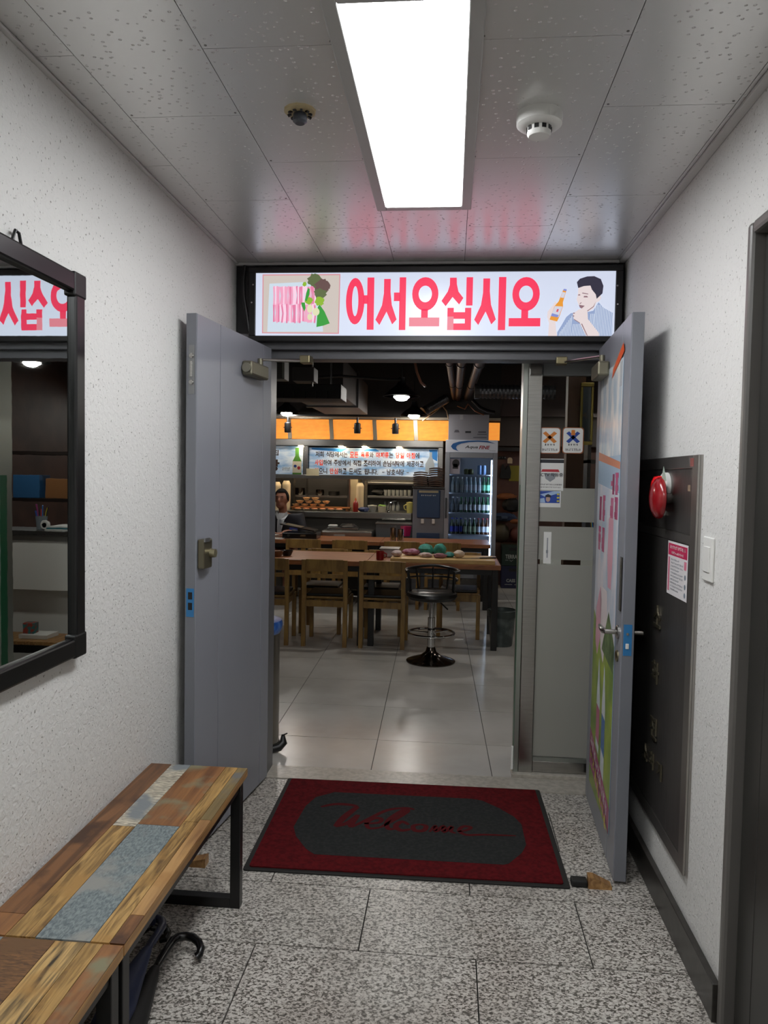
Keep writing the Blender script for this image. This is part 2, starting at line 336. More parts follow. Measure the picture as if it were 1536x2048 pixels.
for yy in (y0, y1-.06):
    for zz in (z0, z1-.06):
        e = .003
        MB().fbox(FL, yy-e, yy+.06+e, zz-e, zz+.06+e, .0, .032).build('corner_cap', mat('black_corner_plastic', '#070707', .45), t, bevel=.005)
MB().tube([(XL+.012, 1.70, z1), (XL+.012, 1.715, z1+.03), (XL+.012, 1.73, z1+.028), (XL+.012, 1.74, z1)], .004).build('hanger', black, t)
# ------------------------------------------------------------------ benches of mixed reclaimed planks
WD = dict(brown=wood('brown_plank', '#54361f', '#805735', '#452b1b', rough=.38), rust=wood('rust_plank', '#6d472c', '#96683e', '#7f7a5f'),
 whiteg=wood('white_flaked_plank', '#6f685b', '#d6cdb8', '#7a8083', 20, 3, stretch=(10,55,10)), yellow=wood('yellow_grain_plank', '#644823', '#ba955a', '#a67f47', 26, 6),
 grey=wood('grey_blue_plank', '#566065', '#869090', '#8f8f8a', 40, 2, stretch=(26,11,26)), olive=wood('olive_grey_plank', '#6b5a3a', '#8f7b52', '#6d6a66'),
 orange=wood('orange_plank', '#7f5a36', '#b58c58', '#9f7442'), zebra=wood('zebra_grain_plank', '#33291d', '#c3a067', '#a97f45', 40, 2), rough=wood('rough_sawn_plank', '#4b3524', '#7f5a38', '#6a4c30', 30, 3, stretch=(8,45,8)))
def bench(y1, planks, label, near=.02, far=.055):
    y0 = y1-1.0; t = thing('bench', label, 'bench', (-.865, (y0+y1)/2, 0), group='benches along the left wall')
    MB().box(-1.04, -.69, y0, y1, .440, .463).build('core_board', WD['orange'], t)
    for x0, x1, a, c, k in planks: MB().box(x0+.0008, x1-.0008, a+.0008, c-.0008, .4632, .467).build('plank', WD[k], t)
    for y in (y0+near, y1-far):
        for x in (-1.015, -.712): MB().box(x-.0175, x+.0175, y-.0175, y+.0175, 0, .44).build('leg', blackm, t, bevel=.002)
        MB().box(-.997, -.7295, y-.0175, y+.0175, 0, .035).build('floor_rail', blackm, t, bevel=.002)
        MB().box(-.997, -.7295, y-.0175, y+.0175, .405, .4395).build('cross_rail', blackm, t)
    for x in (-1.015, -.712): MB().box(x-.012, x+.012, y0+near+.018, y1-far-.018, .41, .4395).build('long_rail', blackm, t)
bench(2.54, [(-1.04,-.965,1.622,2.54,'brown'),(-1.04,-.965,1.54,1.622,'rust'),(-.965,-.895,2.07,2.54,'whiteg'),(-.965,-.895,1.54,2.07,'yellow'),(-.895,-.768,2.087,2.54,'rust'),
 (-.895,-.768,1.54,2.087,'grey'),(-.768,-.724,2.12,2.54,'yellow'),(-.768,-.724,1.54,2.12,'yellow'),(-.724,-.69,2.137,2.54,'olive'),(-.724,-.69,1.648,2.137,'orange'),(-.724,-.69,1.54,1.648,'brown')],
 'long bench with a grey-blue plank in its patchwork top, nearest the open door')
bench(1.535, [(-1.04,-.965,1.2,1.535,'grey'),(-1.04,-.965,.535,1.2,'brown'),(-.965,-.845,1.05,1.535,'rough'),(-.965,-.845,.535,1.05,'rust'),(-.845,-.775,.9,1.535,'zebra'),(-.845,-.775,.535,.9,'yellow'),
 (-.775,-.735,.535,1.535,'yellow'),(-.735,-.69,.9,1.535,'rust'),(-.735,-.69,.535,.9,'brown')], 'patchwork bench with zebra-striped plank, cut off at the lower left corner of the picture', .055, .03)
# ------------------------------------------------------------------ umbrellas lying under the bench
def umbrella(label, m, hm, a, bb, hook, r=.042):
    t = thing('umbrella', label, 'umbrella', ((a[0]+bb[0])/2, (a[1]+bb[1])/2, 0), group='folded umbrellas under the bench')
    a = Vector(a); bb = Vector(bb); d = (bb-a)
    MB().tube([a, a+d*.06, a+d*.35, a+d*.7, a+d*.93, bb], [.014, .02, r, r*.8, .02, .006], 9).build('canopy', m, t, True)
    MB().tube([bb-d*.0, bb+d*.06], .005, 8).build('tip', black, t)
    MB().tube([a+d*.02]+[Vector(h) for h in hook], [.009]*1+[.0125]*len(hook), 10).build('handle', hm, t, True)
navy = mat('navy_cloth', '#18284f', .6); blk = mat('black_cloth', '#0b0b0c', .65); blackg = mat('glossy_black_grip', '#0c0c0d', .25)
def shaft(px0, py0, z0, px1, py1, z1, L=.66):                        # canopy from its mouth along the direction of a second sighted point
    A = atz(px0, py0, z0); B = atz(px1, py1, z1); d = (B-A); d.z = 0; d = d.normalized(); return A, A+d*L
A, B = shaft(310, 1938, .045, 283, 2004, .045); B.x = max(B.x, -.97)
umbrella('black folded umbrella with a curved hook handle reaching out from under the bench', blk, blackg, A, B, [atz(*h) for h in ((322,1918,.045),(338,1893,.045),(346,1881,.045),(357,1874,.045),(371,1872,.044),(386,1875,.042),(397,1884,.039),(402,1896,.034),(399,1908,.026),(393,1914,.02))], .04)
A, B = shaft(294, 1900, .10, 262, 1962, .10); B.x = max(B.x, -.97)
umbrella('navy blue folded umbrella under the bench beside the black one', mat('navy_cloth', '#0f1a33'), mat('navy_grip', '#232a48', .3), A, B, [atz(*h) for h in ((302,1886,.10),(316,1866,.10),(325,1852,.10),(324,1842,.10),(316,1837,.10),(308,1838,.10),(304,1844,.10))], .046)
umbrella('second black umbrella, mostly hidden against the wall under the bench', blk, blackg, (-.99,2.13,.04), (-1.0,1.47,.04), [(-.975,2.20,.035),(-.94,2.29,.03)]+[Vector(atz(*h)) for h in ((322,1858,.02),(331,1856,.02),(335,1866,.02),(330,1876,.018),(320,1878,.015))], .028)
# ------------------------------------------------------------------ welcome mat
t = thing('welcome_mat', 'dark red and charcoal doormat lettered in script on the granite floor', 'doormat', (-.149, 3.157, 0)); W2, D2 = .612, .434
FM = Fr((0,0,0), (1,0,0), (0,1,0)); t.location = (0,0,0)
red = mat('dark_red_carpet', '#5a1317', .95, spec=.1, noise=('#470f12', 60, (1,1,1), .4, .65), bump=(400, .5, .003)); char = mat('charcoal_carpet', '#292a2a', .95, spec=.1, noise=('#323332', 70, (1,1,1), .4, .7), bump=(400, .5, .003))
MB().poly(FM, rrect(-W2,-D2,W2,D2,.012), .0005, .005).build('rubber_edge', rubber, t)
MB().poly(FM, rrect(-W2+.02,-D2+.022,W2-.022,D2-.012,.01), .005, .0095).build('red_border', red, t)
oc = [(-.36,-.30),(.38,-.30),(.40,-.29),(.46,-.20),(.485,-.13),(.485,.05),(.46,.12),(.40,.20),(.33,.27),(.28,.285),(-.36,.285),(-.44,.22),(-.47,.12),(-.485,-.08),(-.46,-.16),(-.40,-.26)]
MB().poly(FM, oc, .0095, .0102).build('charcoal_field', char, t)
b = MB()
def ribbon(b, fr, pts, wd, n):
    # smooth stroke through points, width tapering at the ends
    P = [Vector(p) for p in pts]; Q = []
    for i in range(len(P)-1):
        a0 = P[max(i-1,0)]; a1 = P[i]; a2 = P[i+1]; a3 = P[min(i+2,len(P)-1)]
        for k in range(5):
            s = k/5; Q.append(.5*((2*a1)+(-a0+a2)*s+(2*a0-5*a1+4*a2-a3)*s*s+(-a0+3*a1-3*a2+a3)*s**3))
    Q.append(P[-1]); vs = []; m = len(Q)
    for i, q in enumerate(Q):
        d = (Q[min(i+1,m-1)]-Q[max(i-1,0)]); d = d.normalized() if d.length > 1e-6 else Vector((1,0)); nn = Vector((-d.y, d.x)); ww = wd*(.35+.65*math.sin(math.pi*(i+.5)/m)**.5)/2
        vs += [fr.p(q.x+nn.x*ww, q.y+nn.y*ww, n), fr.p(q.x-nn.x*ww, q.y-nn.y*ww, n)]
    b.add(vs, [[2*i, 2*i+1, 2*i+3, 2*i+2] for i in range(m-1)])
nn = .0107
for pts, wd in (([(-.40,.12),(-.34,.155),(-.27,.155),(-.235,.14)], .016), ([(-.235,.14),(-.28,.04),(-.31,-.06)], .022), ([(-.31,-.06),(-.26,-.02),(-.225,.06)], .018), ([(-.225,.06),(-.245,-.02),(-.24,-.06)], .022),
  ([(-.24,-.06),(-.18,.02),(-.10,.12),(-.02,.15),(.02,.14)], .014), ([(-.19,-.02),(-.13,-.005),(-.12,.03),(-.15,.035),(-.18,-.01),(-.165,-.06),(-.12,-.05)], .015), ([(-.12,-.05),(-.05,.05),(-.01,.12),(-.03,.125),(-.09,.02),(-.085,-.055),(-.05,-.05)], .017),
  ([(.0,-.01),(-.03,.015),(-.055,-.03),(-.03,-.065),(.01,-.05)], .017), ([(.05,.0),(.02,-.02),(.03,-.06),(.065,-.055),(.075,-.015),(.05,.0)], .016), ([(.09,-.065),(.115,-.005),(.115,-.06),(.15,-.005),(.15,-.06),(.185,-.005),(.18,-.05),(.2,-.065)], .014),
  ([(.21,-.05),(.25,-.03),(.265,-.005),(.235,.0),(.215,-.04),(.245,-.075),(.32,-.065),(.45,-.06)], .013)): ribbon(b, FM, pts, wd*1.45, nn); nn += .00004
b.build('script_lettering', mat('faded_red_lettering', '#4d1518', .95, spec=.1), t, label='faded red script word on charcoal')
t.location = (-.149, 3.157, 0); t.rotation_euler = (0,0,R(.9))
# door wedges
t = thing('door_wedge', 'wooden door wedge by the grey leaf behind the bench', 'door wedge', (-.945,2.735,0), group='wooden door wedges')
wd = WD['orange']
MB().poly(Fr((-1.0,2.715,0),(1,0,0),(0,0,1)), [(0,0),(.10,0),(.10,.035),(0,.012)], -.045, 0).build('wood_block', wd, t)
t = thing('door_wedge', 'wooden wedge with black rubber stop under the poster door', 'door wedge', (.545,2.76,0), group='wooden door wedges')
MB().poly(Fr((.535,2.745,0),(1,0,0),(0,0,1)), [(0,.0),(.085,0),(.085,.012),(.02,.042),(0,.042)], -.04, 0).build('wood_block', wd, t)
MB().box(.475,.534,2.748,2.79,0,.025).build('rubber_stop', rubber, t, bevel=.006)
# ------------------------------------------------------------------ end wall and steel door frame
YI = 3.74
st(MB().box(XL-.12, XR+.12, YE+.02, YI, 2.172, 3.1).build('wall_front', framed), 'dark grey sheet above the doorway behind the lit sign')
fr_ = st(MB().box(XL, XR, YE-.005, YI, 2.10, 2.171).build('trim_4', framem, bevel=.004), 'dark grey steel door frame around the double doors')
MB().box(-.90, .70, YE+.03, YI-.02, 2.06, 2.10).build('head_lip', framem, fr_, bevel=.003)
MB().box(XL, XR, YE-.03, YE-.006, 2.135, 2.170).build('head_bead', mat('light_frame_bead', '#77777a', .35), fr_, bevel=.004)
MB().box(XL, -.885, YE-.004, YI, 0, 2.099).build('jamb', framem, fr_, bevel=.003)
MB().box(.70, XR, YE-.004, YI, 0, 2.099).build('jamb', framem, fr_, bevel=.003)
MB().box(-.885, .70, YE+.001, YI-.002, -.05, .004).build('threshold', mat('pale_stone_sill', '#9c968b', .3, noise=('#b5afa4', 40, (1,1,1), .35, .65)), fr_)
# ------------------------------------------------------------------ lit sign over the door
YS = YE-.045; FS0 = Fr((0, YS, 0), (1,0,0), (0,0,1))
a = at(512, 543, YS); c = at(1228, 673.5, YS); U0, U1, V1, V0 = a.x, c.x, at(870, 544, YS).z, at(870, 672, YS).z
t = thing('lightbox_sign', 'long backlit white shop sign with red Korean letters above the doorway', 'sign', ((U0+U1)/2, YS, V0-.03))
fb = mat('black_sign_frame', '#111112', .4); bd = .026
for bx in ((U0-bd-.006, U1+bd+.006, V1, V1+bd), (U0-bd-.006, U1+bd+.006, V0-bd, V0), (U0-bd-.006, U0, V0, V1), (U1, U1+bd+.006, V0, V1)):
    MB().fbox(FS0, *bx, -.06, .008).build('frame_bar', fb, t, bevel=.003)
MB().fbox(FS0, U0, U1, V0, V1, -.05, -.002).build('lit_face', mat('lit_sign_face', '#8f949c', .25, emit=(.70,.76,.93), es=.84), t)
sw = (U1-U0)/1376.; sh = (V1-V0)/248.
FS = Fr((U0, YS, V0), (1,0,0), (0,0,1))
def q(cx, cy): return ((cx-62)*sw, (330-cy)*sh)                   # sketch units of the printed face
def qs(*pts): return [q(*p) for p in pts]
redl = lit('red_sign_print', (1.0,.045,.12), .95)
def zq(x, y): return ((690+x/3.746-480)*1.92, (545+y/3.746-500)*1.92)
def glyph(parts, n=.0):
    b = MB(); pale = MB()
    for k in parts:
        t_ = pale if k[0] == 'f' else b
        if k[0] in 'rf': x0,y0,x1,y1 = k[1:]; t_.poly(FS, qs(zq(x0,y1),zq(x1,y1),zq(x1,y0),zq(x0,y0)), n)
        elif k[0] == 'o': cx_,cy_,rx,ry,ix,iy = k[1:]; u,v = q(*zq(cx_,cy_)); g = 1.92/3.746; ring(b, FS, u, v, rx*g*sw, ry*g*sh, ix*g*sw, iy*g*sh, n)
        else: b.poly(FS, qs(*[zq(*p_) for p_ in k[1]][::-1]), n)
    o = b.build('letter', redl, t)
    if pale.v: pale.build('faded_letter_patch', lit('faded_red_print', (.9,.26,.33), .95), o)
    return o
def siot(x, y0, k=1, h=1): return [('p',[(x-25,y0),(x+25,y0),(x+25,y0+100*h),(x+15,y0+175*h),(x-3,y0+248*h),(x-55*k,y0+350*h),(x-86*k,y0+310*h),(x-38,y0+200*h),(x-25,y0+108*h)]), ('p',[(x+25,y0+98*h),(x+36,y0+198*h),(x+74*k,y0+308*h),(x+41*k,y0+345*h),(x-4,y0+246*h),(x+13,y0+170*h)])]
glyph([('o',100,210,70,177,24,115),('r',160,165,200,230),('r',191,30,243,428)])
glyph(siot(342,42)+[('r',393,145,440,210),('r',434,30,483,430)])
glyph([('o',628,157,98,127,50,63),('r',600,270,650,337),('f',510,335,737,402)])
glyph([('p',[(810,35),(860,35),(862,80),(850,130),(832,180),(782,250),(750,210),(795,140),(810,90)]),('p',[(861,80),(875,140),(912,188),(882,237),(832,180),(848,130)]),('r',933,32,981,245),('r',796,262,843,328),('f',796,328,843,430),('r',927,262,973,430),('r',843,295,927,345),('r',843,380,927,430)])
glyph(siot(1082,42)+[('r',1172,32,1226,430)])
glyph([('o',1373,160,100,127,51,63),('r',1342,272,1392,342),('r',1251,340,1482,402)])
def pr(name, m, polys, n, label=None):
    b = MB()
    for k in polys: b.poly(FS, qs(*k) if not isinstance(k, MB) else k, n)
    return b.build(name, m, t, label=label)
# printed food picture: px of the second sketch mapped on the face
def zz(x, y): return (88+(x-40)*(395-88)/(1420-40), 87+(y-40)*(322-87)/(1095-40))
def Z(*pts): return [zz(*p) for p in pts]
pr('picture_border', lit('pink_print', (.85,.38,.42), .8), [Z((40,1085),(1410,1095),(1420,40),(40,40))], -.0016, 'food picture of sliced pork')
pr('picture_ground', lit('cream_print', (.62,.55,.5), 1.0), [Z((58,1068),(1390,1075),(1402,62),(60,62))], -.0013)
pr('picture_tray', lit('pale_blue_print', (.62,.72,.82), 1.0), [Z((135,1060),(1130,1055),(1120,960),(1000,190),(740,180),(165,205))], -.0011)
for yy in (250, 560):
    for k in range(26):
        x = 235+k*29; dx = random.uniform(-12,12); y0_ = yy+random.uniform(0,25); y1_ = yy+330+random.uniform(-25,10)
        c_ = random.choice([((.85,.36,.52),'pork_pink'),((.75,.2,.36),'pork_red'),((.92,.62,.76),'pork_pale')])
        pr('pork_slice', lit(c_[1]+'_print', c_[0], 1.05), [Z((x,y1_),(x+15,y1_+10),(x+30,y1_),(x+34+dx,(y0_+y1_)/2),(x+28,y0_),(x+10,y0_-8),(x-4,y0_+10),(x+8+dx,(y0_+y1_)/2))], -.0009+k*1e-6)
gl = lit('leaf_green_print', (.05,.42,.06), .8); gy = lit('lime_print', (.35,.6,.05), .8); pu = lit('lettuce_print', (.14,.08,.075), 1.0); gar = lit('garlic_print', (.8,.78,.5), .95)
def frill(cx_, cy_, r_, k=22, j=.35, sd=1):
    rn = random.Random(sd); return Z(*[(cx_+r_*(1-j*rn.random())*math.cos(math.tau*i/k), cy_-r_*(1-j*rn.random())*math.sin(math.tau*i/k)) for i in range(k)])
for i, (x, y, r_) in enumerate(((960,150,150),(1100,260,150),(1080,380,130),(1150,250,110))): pr('lettuce_leaf', pu if i % 2 else lit('lettuce_green_print', (.13,.17,.07), .9), [frill(x,y,r_,sd=i)], -.00085+i*1e-5)
pr('sesame_leaf', gl, [Z((1010,975),(1130,950),(1245,910),(1150,700),(1060,575),(1030,620))], -.0008)
pr('lime_leaf', gy, [frill(1060,520,95,sd=9), frill(870,510,80,sd=8), frill(790,215,45,sd=7)], -.00078)
pr('green_pepper', gl, [Z((800,500),(830,520),(880,400),(885,300),(850,285),(820,380)), Z((790,700),(815,640),(800,540),(735,540),(745,600))], -.00076)
pr('garlic_clove', gar, [Z(*ell(890,650,50,75,14)), Z(*ell(1000,705,62,70,14)), Z(*ell(892,795,45,58,14))], -.00074)
# printed man holding a bottle
def mm(x, y): return ((1090+x/10.24-480)*1.92, (540+y/10.24-500)*1.92)
def Mn(*pts): return [mm(*p) for p in pts]
skin = lit('skin_print', (.83,.72,.72), .95); shirt = lit('shirt_blue_print', (.33,.42,.66), .9); stripe = lit('shirt_stripe_print', (.75,.82,.92), .95); hair = lit('hair_print', (.035,.032,.055), 1.0); line = lit('line_print', (.3,.17,.2), .9); amber = lit('amber_print', (.9,.36,.04), .9); lab_ = lit('label_print', (.72,.72,.82), .9)
pr('printed_man', shirt, [Mn((300,1350),(1380,1350),(1395,880),(1200,770),(1100,660),(1000,830),(880,860),(560,880),(470,960),(380,1130),(300,1270))], -.0012, 'printed man in a striped shirt holding a bottle')
b = MB()
for k in range(34):
    x = 330+k*31
    top = 1270-(x-300)*1.45 if x < 560 else (870 if x < 1000 else (680+(x-1000)*.0 if x < 1110 else 700+(x-1110)*.62))
    if 560 <= x < 890: top = 1080
    b.poly(FS, qs(*Mn((x,1348),(x+11,1348),(x+42,max(top,690)+22),(x+31,max(top,690)+22))), -.0011)
b.build('printed_stripes', stripe, t)
pr('printed_skin', skin, [Mn((690,320),(960,300),(1050,470),(1130,520),(1150,570),(1110,640),(1060,660),(1000,790),(880,860),(760,800),(700,700),(665,600),(690,470)),
   Mn((600,890),(640,860),(720,800),(830,790),(890,870),(900,1000),(1130,1290),(1130,1350),(880,1350),(740,1080),(620,1010)),
   Mn((120,1350),(130,1080),(90,960),(95,850),(190,730),(240,640),(300,700),(260,1080),(280,1250),(300,1350))], -.0010)
pr('printed_hair', hair, [Mn((690,370),(660,250),(720,180),(860,135),(1000,130),(1130,190),(1185,330),(1170,480),(1060,590),(1040,500),(960,400),(930,320),(800,330))], -.0009)
pr('printed_lines', line, [Mn((770,480),(890,500),(890,485),(775,462)), Mn((800,560),(890,560),(870,530),(810,530)), Mn((690,520),(735,520),(730,495),(695,500)), Mn((720,700),(745,665),(770,660),(745,690)), Mn((715,710),(830,730),(770,785),(730,765)),
   Mn((880,830),(1000,740),(1045,640),(1010,750),(885,845)), Mn((600,890),(640,890),(635,870),(605,870)), Mn((595,950),(630,945),(625,925),(598,930)), Mn((620,1010),(740,1085),(745,1075),(630,1000)), Mn((770,1100),(890,1340),(905,1340),(785,1090))], -.0008)
pr('printed_bottle', amber, [Mn((140,1010),(290,1050),(330,960),(400,740),(395,660),(460,410),(395,400),(310,640),(230,740))], -.0007)
pr('printed_bottle_label', lab_, [Mn((165,930),(315,965),(392,745),(240,735)), Mn((345,560),(410,570),(440,460),(380,450))], -.0006)
pr('printed_label_mark', lit('label_mark_print', (.25,.3,.7), .9), [Mn((165,940),(300,965),(320,920),(185,880)), Mn((395,420),(460,430),(465,395),(405,385))], -.0005)
pr('printed_label_red', lit('label_red_print', (.75,.1,.15), .9), [Mn((265,850),(300,858),(320,800),(285,795))], -.0004)
for cx_, cy_ in ((53,130),(48,200),(1443,140),(1446,210)):
    u, v = q(cx_, cy_); MB().cyl(FS.p(u, v, .007), FS.p(u, v, .011), .004, n=10).build('screw', chrome, t)
# cable by the sign
b = MB().tube([(-1.0,YE-.03,2.49),(-1.005,YE-.045,2.42),(-1.0,YE-.05,2.34),(-.985,YE-.05,2.25),(-.975,YE-.045,2.18),(-.955,YE-.04,2.15)], .009, 10)
tag(b.build('power_cable', black, smooth=True), 'black power cable hanging beside the left end of the lit sign', 'cable')
# ------------------------------------------------------------------ grey steel door leaves
def leaf(name, label, hinge, rot, L, th, sgn, cuts):
    t = thing(name, label, None, (0,0,0), kind='structure')
    # local: hinge at origin, leaf runs along -Y, visible face at X=0, body on the sgn side
    x0, x1 = (0, sgn*th) if sgn > 0 else (sgn*th, 0)
    MB().box(x0+.003*(sgn>0), x1-.003*(sgn<0), -L, 0, .012, 2.105).build('leaf_core', doorg2, t, bevel=.0015)
    for a, c in zip(cuts, cuts[1:]):
        MB().box(min(0,sgn*.004), max(0,sgn*.004), -a+.0025, -c-.0025, .014, 2.103).build('face_panel', doorg, t, bevel=.001)
    for c in cuts[1:-1]: MB().box(min(sgn*.0028,sgn*.0045), max(sgn*.0028,sgn*.0045), -c-.0024, -c+.0024, .014, 2.103).build('groove_shade', groove_shade, t)  # darker strip laid in each gap as painted shade
    for z in (.25, 1.05, 1.85): MB().cyl((sgn*.01, .006, z-.05), (sgn*.01, .006, z+.05), .008).build('hinge', doorg2, t)
    return t
tL = leaf('door_1', 'left grey-blue steel door leaf swung open beside the mirror wall', None, 0, .785, .044, -1, [.785,.575,.105,0])
FLf = Fr((0,0,0), (0,1,0), (0,0,1))                                # faces +X
def closer(t, fr, u0, z0, tip):
    cm = mat('closer_casting', '#7c7867', .38, .7)
    k = 1 if fr.N.x > 0 else -1
    MB().fbox(fr, u0, u0+.20, z0, z0+.062, .001, .05).build('closer_body', cm, t, bevel=.008)
    c0 = fr.p(u0, z0+.031, .026); MB().cyl(c0, c0-fr.U*.012, .02).build('closer_cap', mat('closer_cap_grey', '#8f8b7c', .4, .6), t, True)
    s = fr.p(u0+.15, z0+.062, .026); MB().cyl(s, s+Vector((0,0,.03)), .012).build('closer_spindle', cm, t)
    MB().tube([s+Vector((0,0,.026)), fr.p(u0+.02, z0+.09, .16)] if tip is None else [s+Vector((0,0,.026)), Vector(tip)], .006, 8).build('closer_arm', steel, t)
closer(tL, FLf, -.36, 1.93, (.19,-.07,2.03))
MB().box(.17,.22,-.09,-.03,2.02,2.055).build('arm_shoe', brass, tL, bevel=.004)
# edge hardware of the left leaf (free edge faces -Y at y=-.785)
FE = Fr((-.044,-.785,0), (1,0,0), (0,0,1))
MB().fbox(FE, .011,.035,1.80,1.985,0,.0015).build('flush_bolt_plate', mat('dull_plate', '#8a8b8c', .35, .8), tL)
for z in (1.845,1.945): MB().lathe([(.009,0),(.0095,.004),(.006,.006)], FE.p(.023,z,.001), 12, FE.N).build('flush_bolt_button', steel, tL, True)
MB().fbox(FE, .018,.028,1.865,1.925,.0012,.006).build('flush_bolt_lever', steel, tL, bevel=.001)
blue = mat('blue_film_plate', '#2e76ad', .35)
MB().fbox(FE, .006,.038,.945,1.055,0,.0015).build('strike_plate', blue, tL)
for z in (.972,1.013): MB().fbox(FE, .014,.031,z,z+.028,.0014,.0022).build('strike_hole', black, tL)
lk = mat('lock_bronze', '#6b6655', .35, .8)
MB().fbox(FLf, -.775,-.70,1.13,1.245,.001,.03).build('rim_lock', lk, tL, bevel=.006)
MB().cyl((.03,-.715,1.188),(.05,-.715,1.188),.018,.016).build('lock_knob', mat('lock_knob_brass', '#a29b80', .3, .8), tL, True)
MB().fbox(FLf, -.777,-.735,1.235,1.25,.03,.036).build('lock_tab', mat('dull_plate','#8a8b8c'), tL)
tL.location = (-.872, 3.572, 0); tL.rotation_euler = (0,0,R(-7.2))
# right leaf
tR = leaf('door_2', 'right grey-blue steel door leaf with the drink poster, swung open beside the hydrant cabinet', None, 0, .785, .046, 1, [.785,.62,.08,0])
FRf = Fr((0,0,0), (0,-1,0), (0,0,1))                               # faces -X ; u = -y
closer(tR, Fr((0,0,0),(0,-1,0),(0,0,1)), .13, 1.94, (-.17,-.075,2.035))
MB().box(-.20,-.15,-.09,-.03,2.025,2.058).build('arm_shoe', brass, tR, bevel=.004)
hz = .935
MB().lathe([(.026,0),(.026,.006),(.02,.01)], (0,-.725,hz), 20, (-1,0,0)).build('handle_rose', steel, tR, True)
MB().tube([(-.006,-.725,hz),(-.045,-.725,hz),(-.052,-.71,hz),(-.052,-.66,hz),(-.05,-.61,hz)], [.009,.009,.011,.01,.007], 10).build('lever_handle', steel, tR, True)
MB().lathe([(.026,0),(.026,.006),(.02,.01)], (.046,-.725,hz), 20, (1,0,0)).build('handle_rose', steel, tR, True)
MB().tube([(.05,-.725,hz),(.085,-.725,hz),(.092,-.71,hz),(.092,-.61,hz)], [.009,.009,.011,.008], 10).build('lever_handle', steel, tR, True)
MB().lathe([(.022,0),(.022,.005),(.014,.009)], (0,-.725,hz-.09), 16, (-1,0,0)).build('key_cylinder', brass, tR, True)
FE2 = Fr((0,-.785,0), (1,0,0), (0,0,1))
MB().fbox(FE2, .008,.038,.86,.975,0,.0015).build('latch_plate', blue, tR)
MB().fbox(FE2, .016,.028,.885,.905,.0014,.004).build('latch_bolt', white, tR, bevel=.002)
MB().cyl(FE2.p(.022,.94,.001), FE2.p(.022,.94,.004), .005).build('latch_screw', steel, tR)
MB().fbox(FRf, .745,.775,1.02,1.22,.001,.006).build('edge_guard', steel_d, tR, bevel=.002)
tR.location = (.668, 3.572, 0); tR.rotation_euler = (0,0,R(-2.6))
# ------------------------------------------------------------------ poster on the right leaf
t = thing('poster', 'tall drink advertisement poster taped to the right door leaf', 'poster', (0,0,0))
P = Fr((-.0012,0,0), (0,-1,0), (0,0,1)); pu0, pu1, pv0, pv1 = .12, .665, .13, 1.965
def PB(pts, m, name, n, parent=None): 
    b = MB()
    for k in (pts if isinstance(pts[0][0], (tuple, list)) else [pts]): b.poly(P, [(pu0+u*(pu1-pu0), pv0+v*(pv1-pv0)) for u, v in k], n)
    return b.build(name, m, parent or t)
gp = lambda n, c, r=.25: mat('poster_'+n, c, r)
MB().fbox(P, pu0,pu1,pv0,pv1,0,.0012).build('sheet', gp('sky','#a9c0d6'), t)
PB([(0,.80),(1,.80),(1,1),(0,1)], mat('poster_upper', '#c6d3de', .2, noise=('#f3f0ea', 5, (1,3,1.2), .45,.62)), 'print_clouds', .0014)
PB([(0,.795),(1,.77),(1,.785),(0,.815)], gp('orange','#d9845c'), 'print_orange_line', .0016)
[scrib(P, pu0+.34, pv0+1.215+.095*k, pu0+.54, pv0+1.305+.095*k, gp('magenta','#c2457a'), t, 2, .0018, seed=4+k, th=.22, reps=5) for k in (0,1)]
[scrib(P, pu0+.05, pv0+1.06+.13*k, pu0+.24, pv0+1.175+.13*k, gp('magenta','#c2457a'), t, 2, .0018, seed=9+k, th=.2, reps=5) for k in (0,1)]
PB([(0,.42),(1,.38),(1,.72),(0,.74)], mat('poster_haze', '#b9c6d6', .3, noise=('#e7dfe4', 4, (1,2,1), .4,.6)), 'print_haze', .0015)
PB([[(.60,.66),(.70,.675),(.80,.66),(.82,.58),(.78,.51),(.64,.51),(.58,.58)],[(.12,.44),(.3,.5),(.38,.47),(.36,.38),(.22,.33),(.12,.36)]], gp('pink','#e3a3b5'), 'print_pink_shapes', .0017)
PB([[(.3,.5),(.62,.5),(.68,.42),(.52,.33),(.38,.36)]], gp('palepink','#efdfe0'), 'print_pale_shape', .0017)
PB([(0,0),(1,0),(1,.395),(.55,.36),(0,.43)], mat('poster_grass', '#6d8a2e', .35, noise=('#a6b63e', 3, (1,2,2), .4,.65)), 'print_grass', .00165)
PB([(.45,.36),(.72,.46),(1,.40),(1,.34)], mat('poster_trees', '#47602f', .4, noise=('#6f8350', 20, (1,1,1), .4,.6)), 'print_trees', .0018)
for k, (u, c_) in enumerate(((.36,'#c05a7c'),(.62,'#3b6fae'))):
    PB([(u-.07,.07+.05*(1-k)),(u+.09,.06+.05*(1-k)),(u+.09,.235),(u+.02,.32),(u+.0,.335),(u-.02,.32),(u-.07,.235)], gp('bottle','#dfe7ea'), 'print_bottle', .0019)
    PB([(u-.07,.14),(u+.09,.13),(u+.09,.215),(u-.07,.22)], gp('lab%d' % k, c_), 'print_bottle_label', .0020)
PB([(0,.135),(1,.055),(1,-.0),(1,.0),(.98,.0),(0,.075)], gp('magenta2','#a93a70'), 'print_band', .0021)
PB([(0,.10),(1,.01),(1,-.0),(0,.045)], gp('magenta2','#a93a70'), 'print_band_lower', .0021)
scrib(Fr(P.p(pu0+.02,pv0+.185), (0,-1,-.30), (0,0,1)), 0,0,.5,.045, gp('band_white','#ead9e2'), t, 9, .0024, seed=2)
scrib(Fr(P.p(pu0+.02,pv0+.115), (0,-1,-.30), (0,0,1)), 0,0,.5,.055, gp('band_yellow','#d9b930'), t, 7, .0024, seed=3)
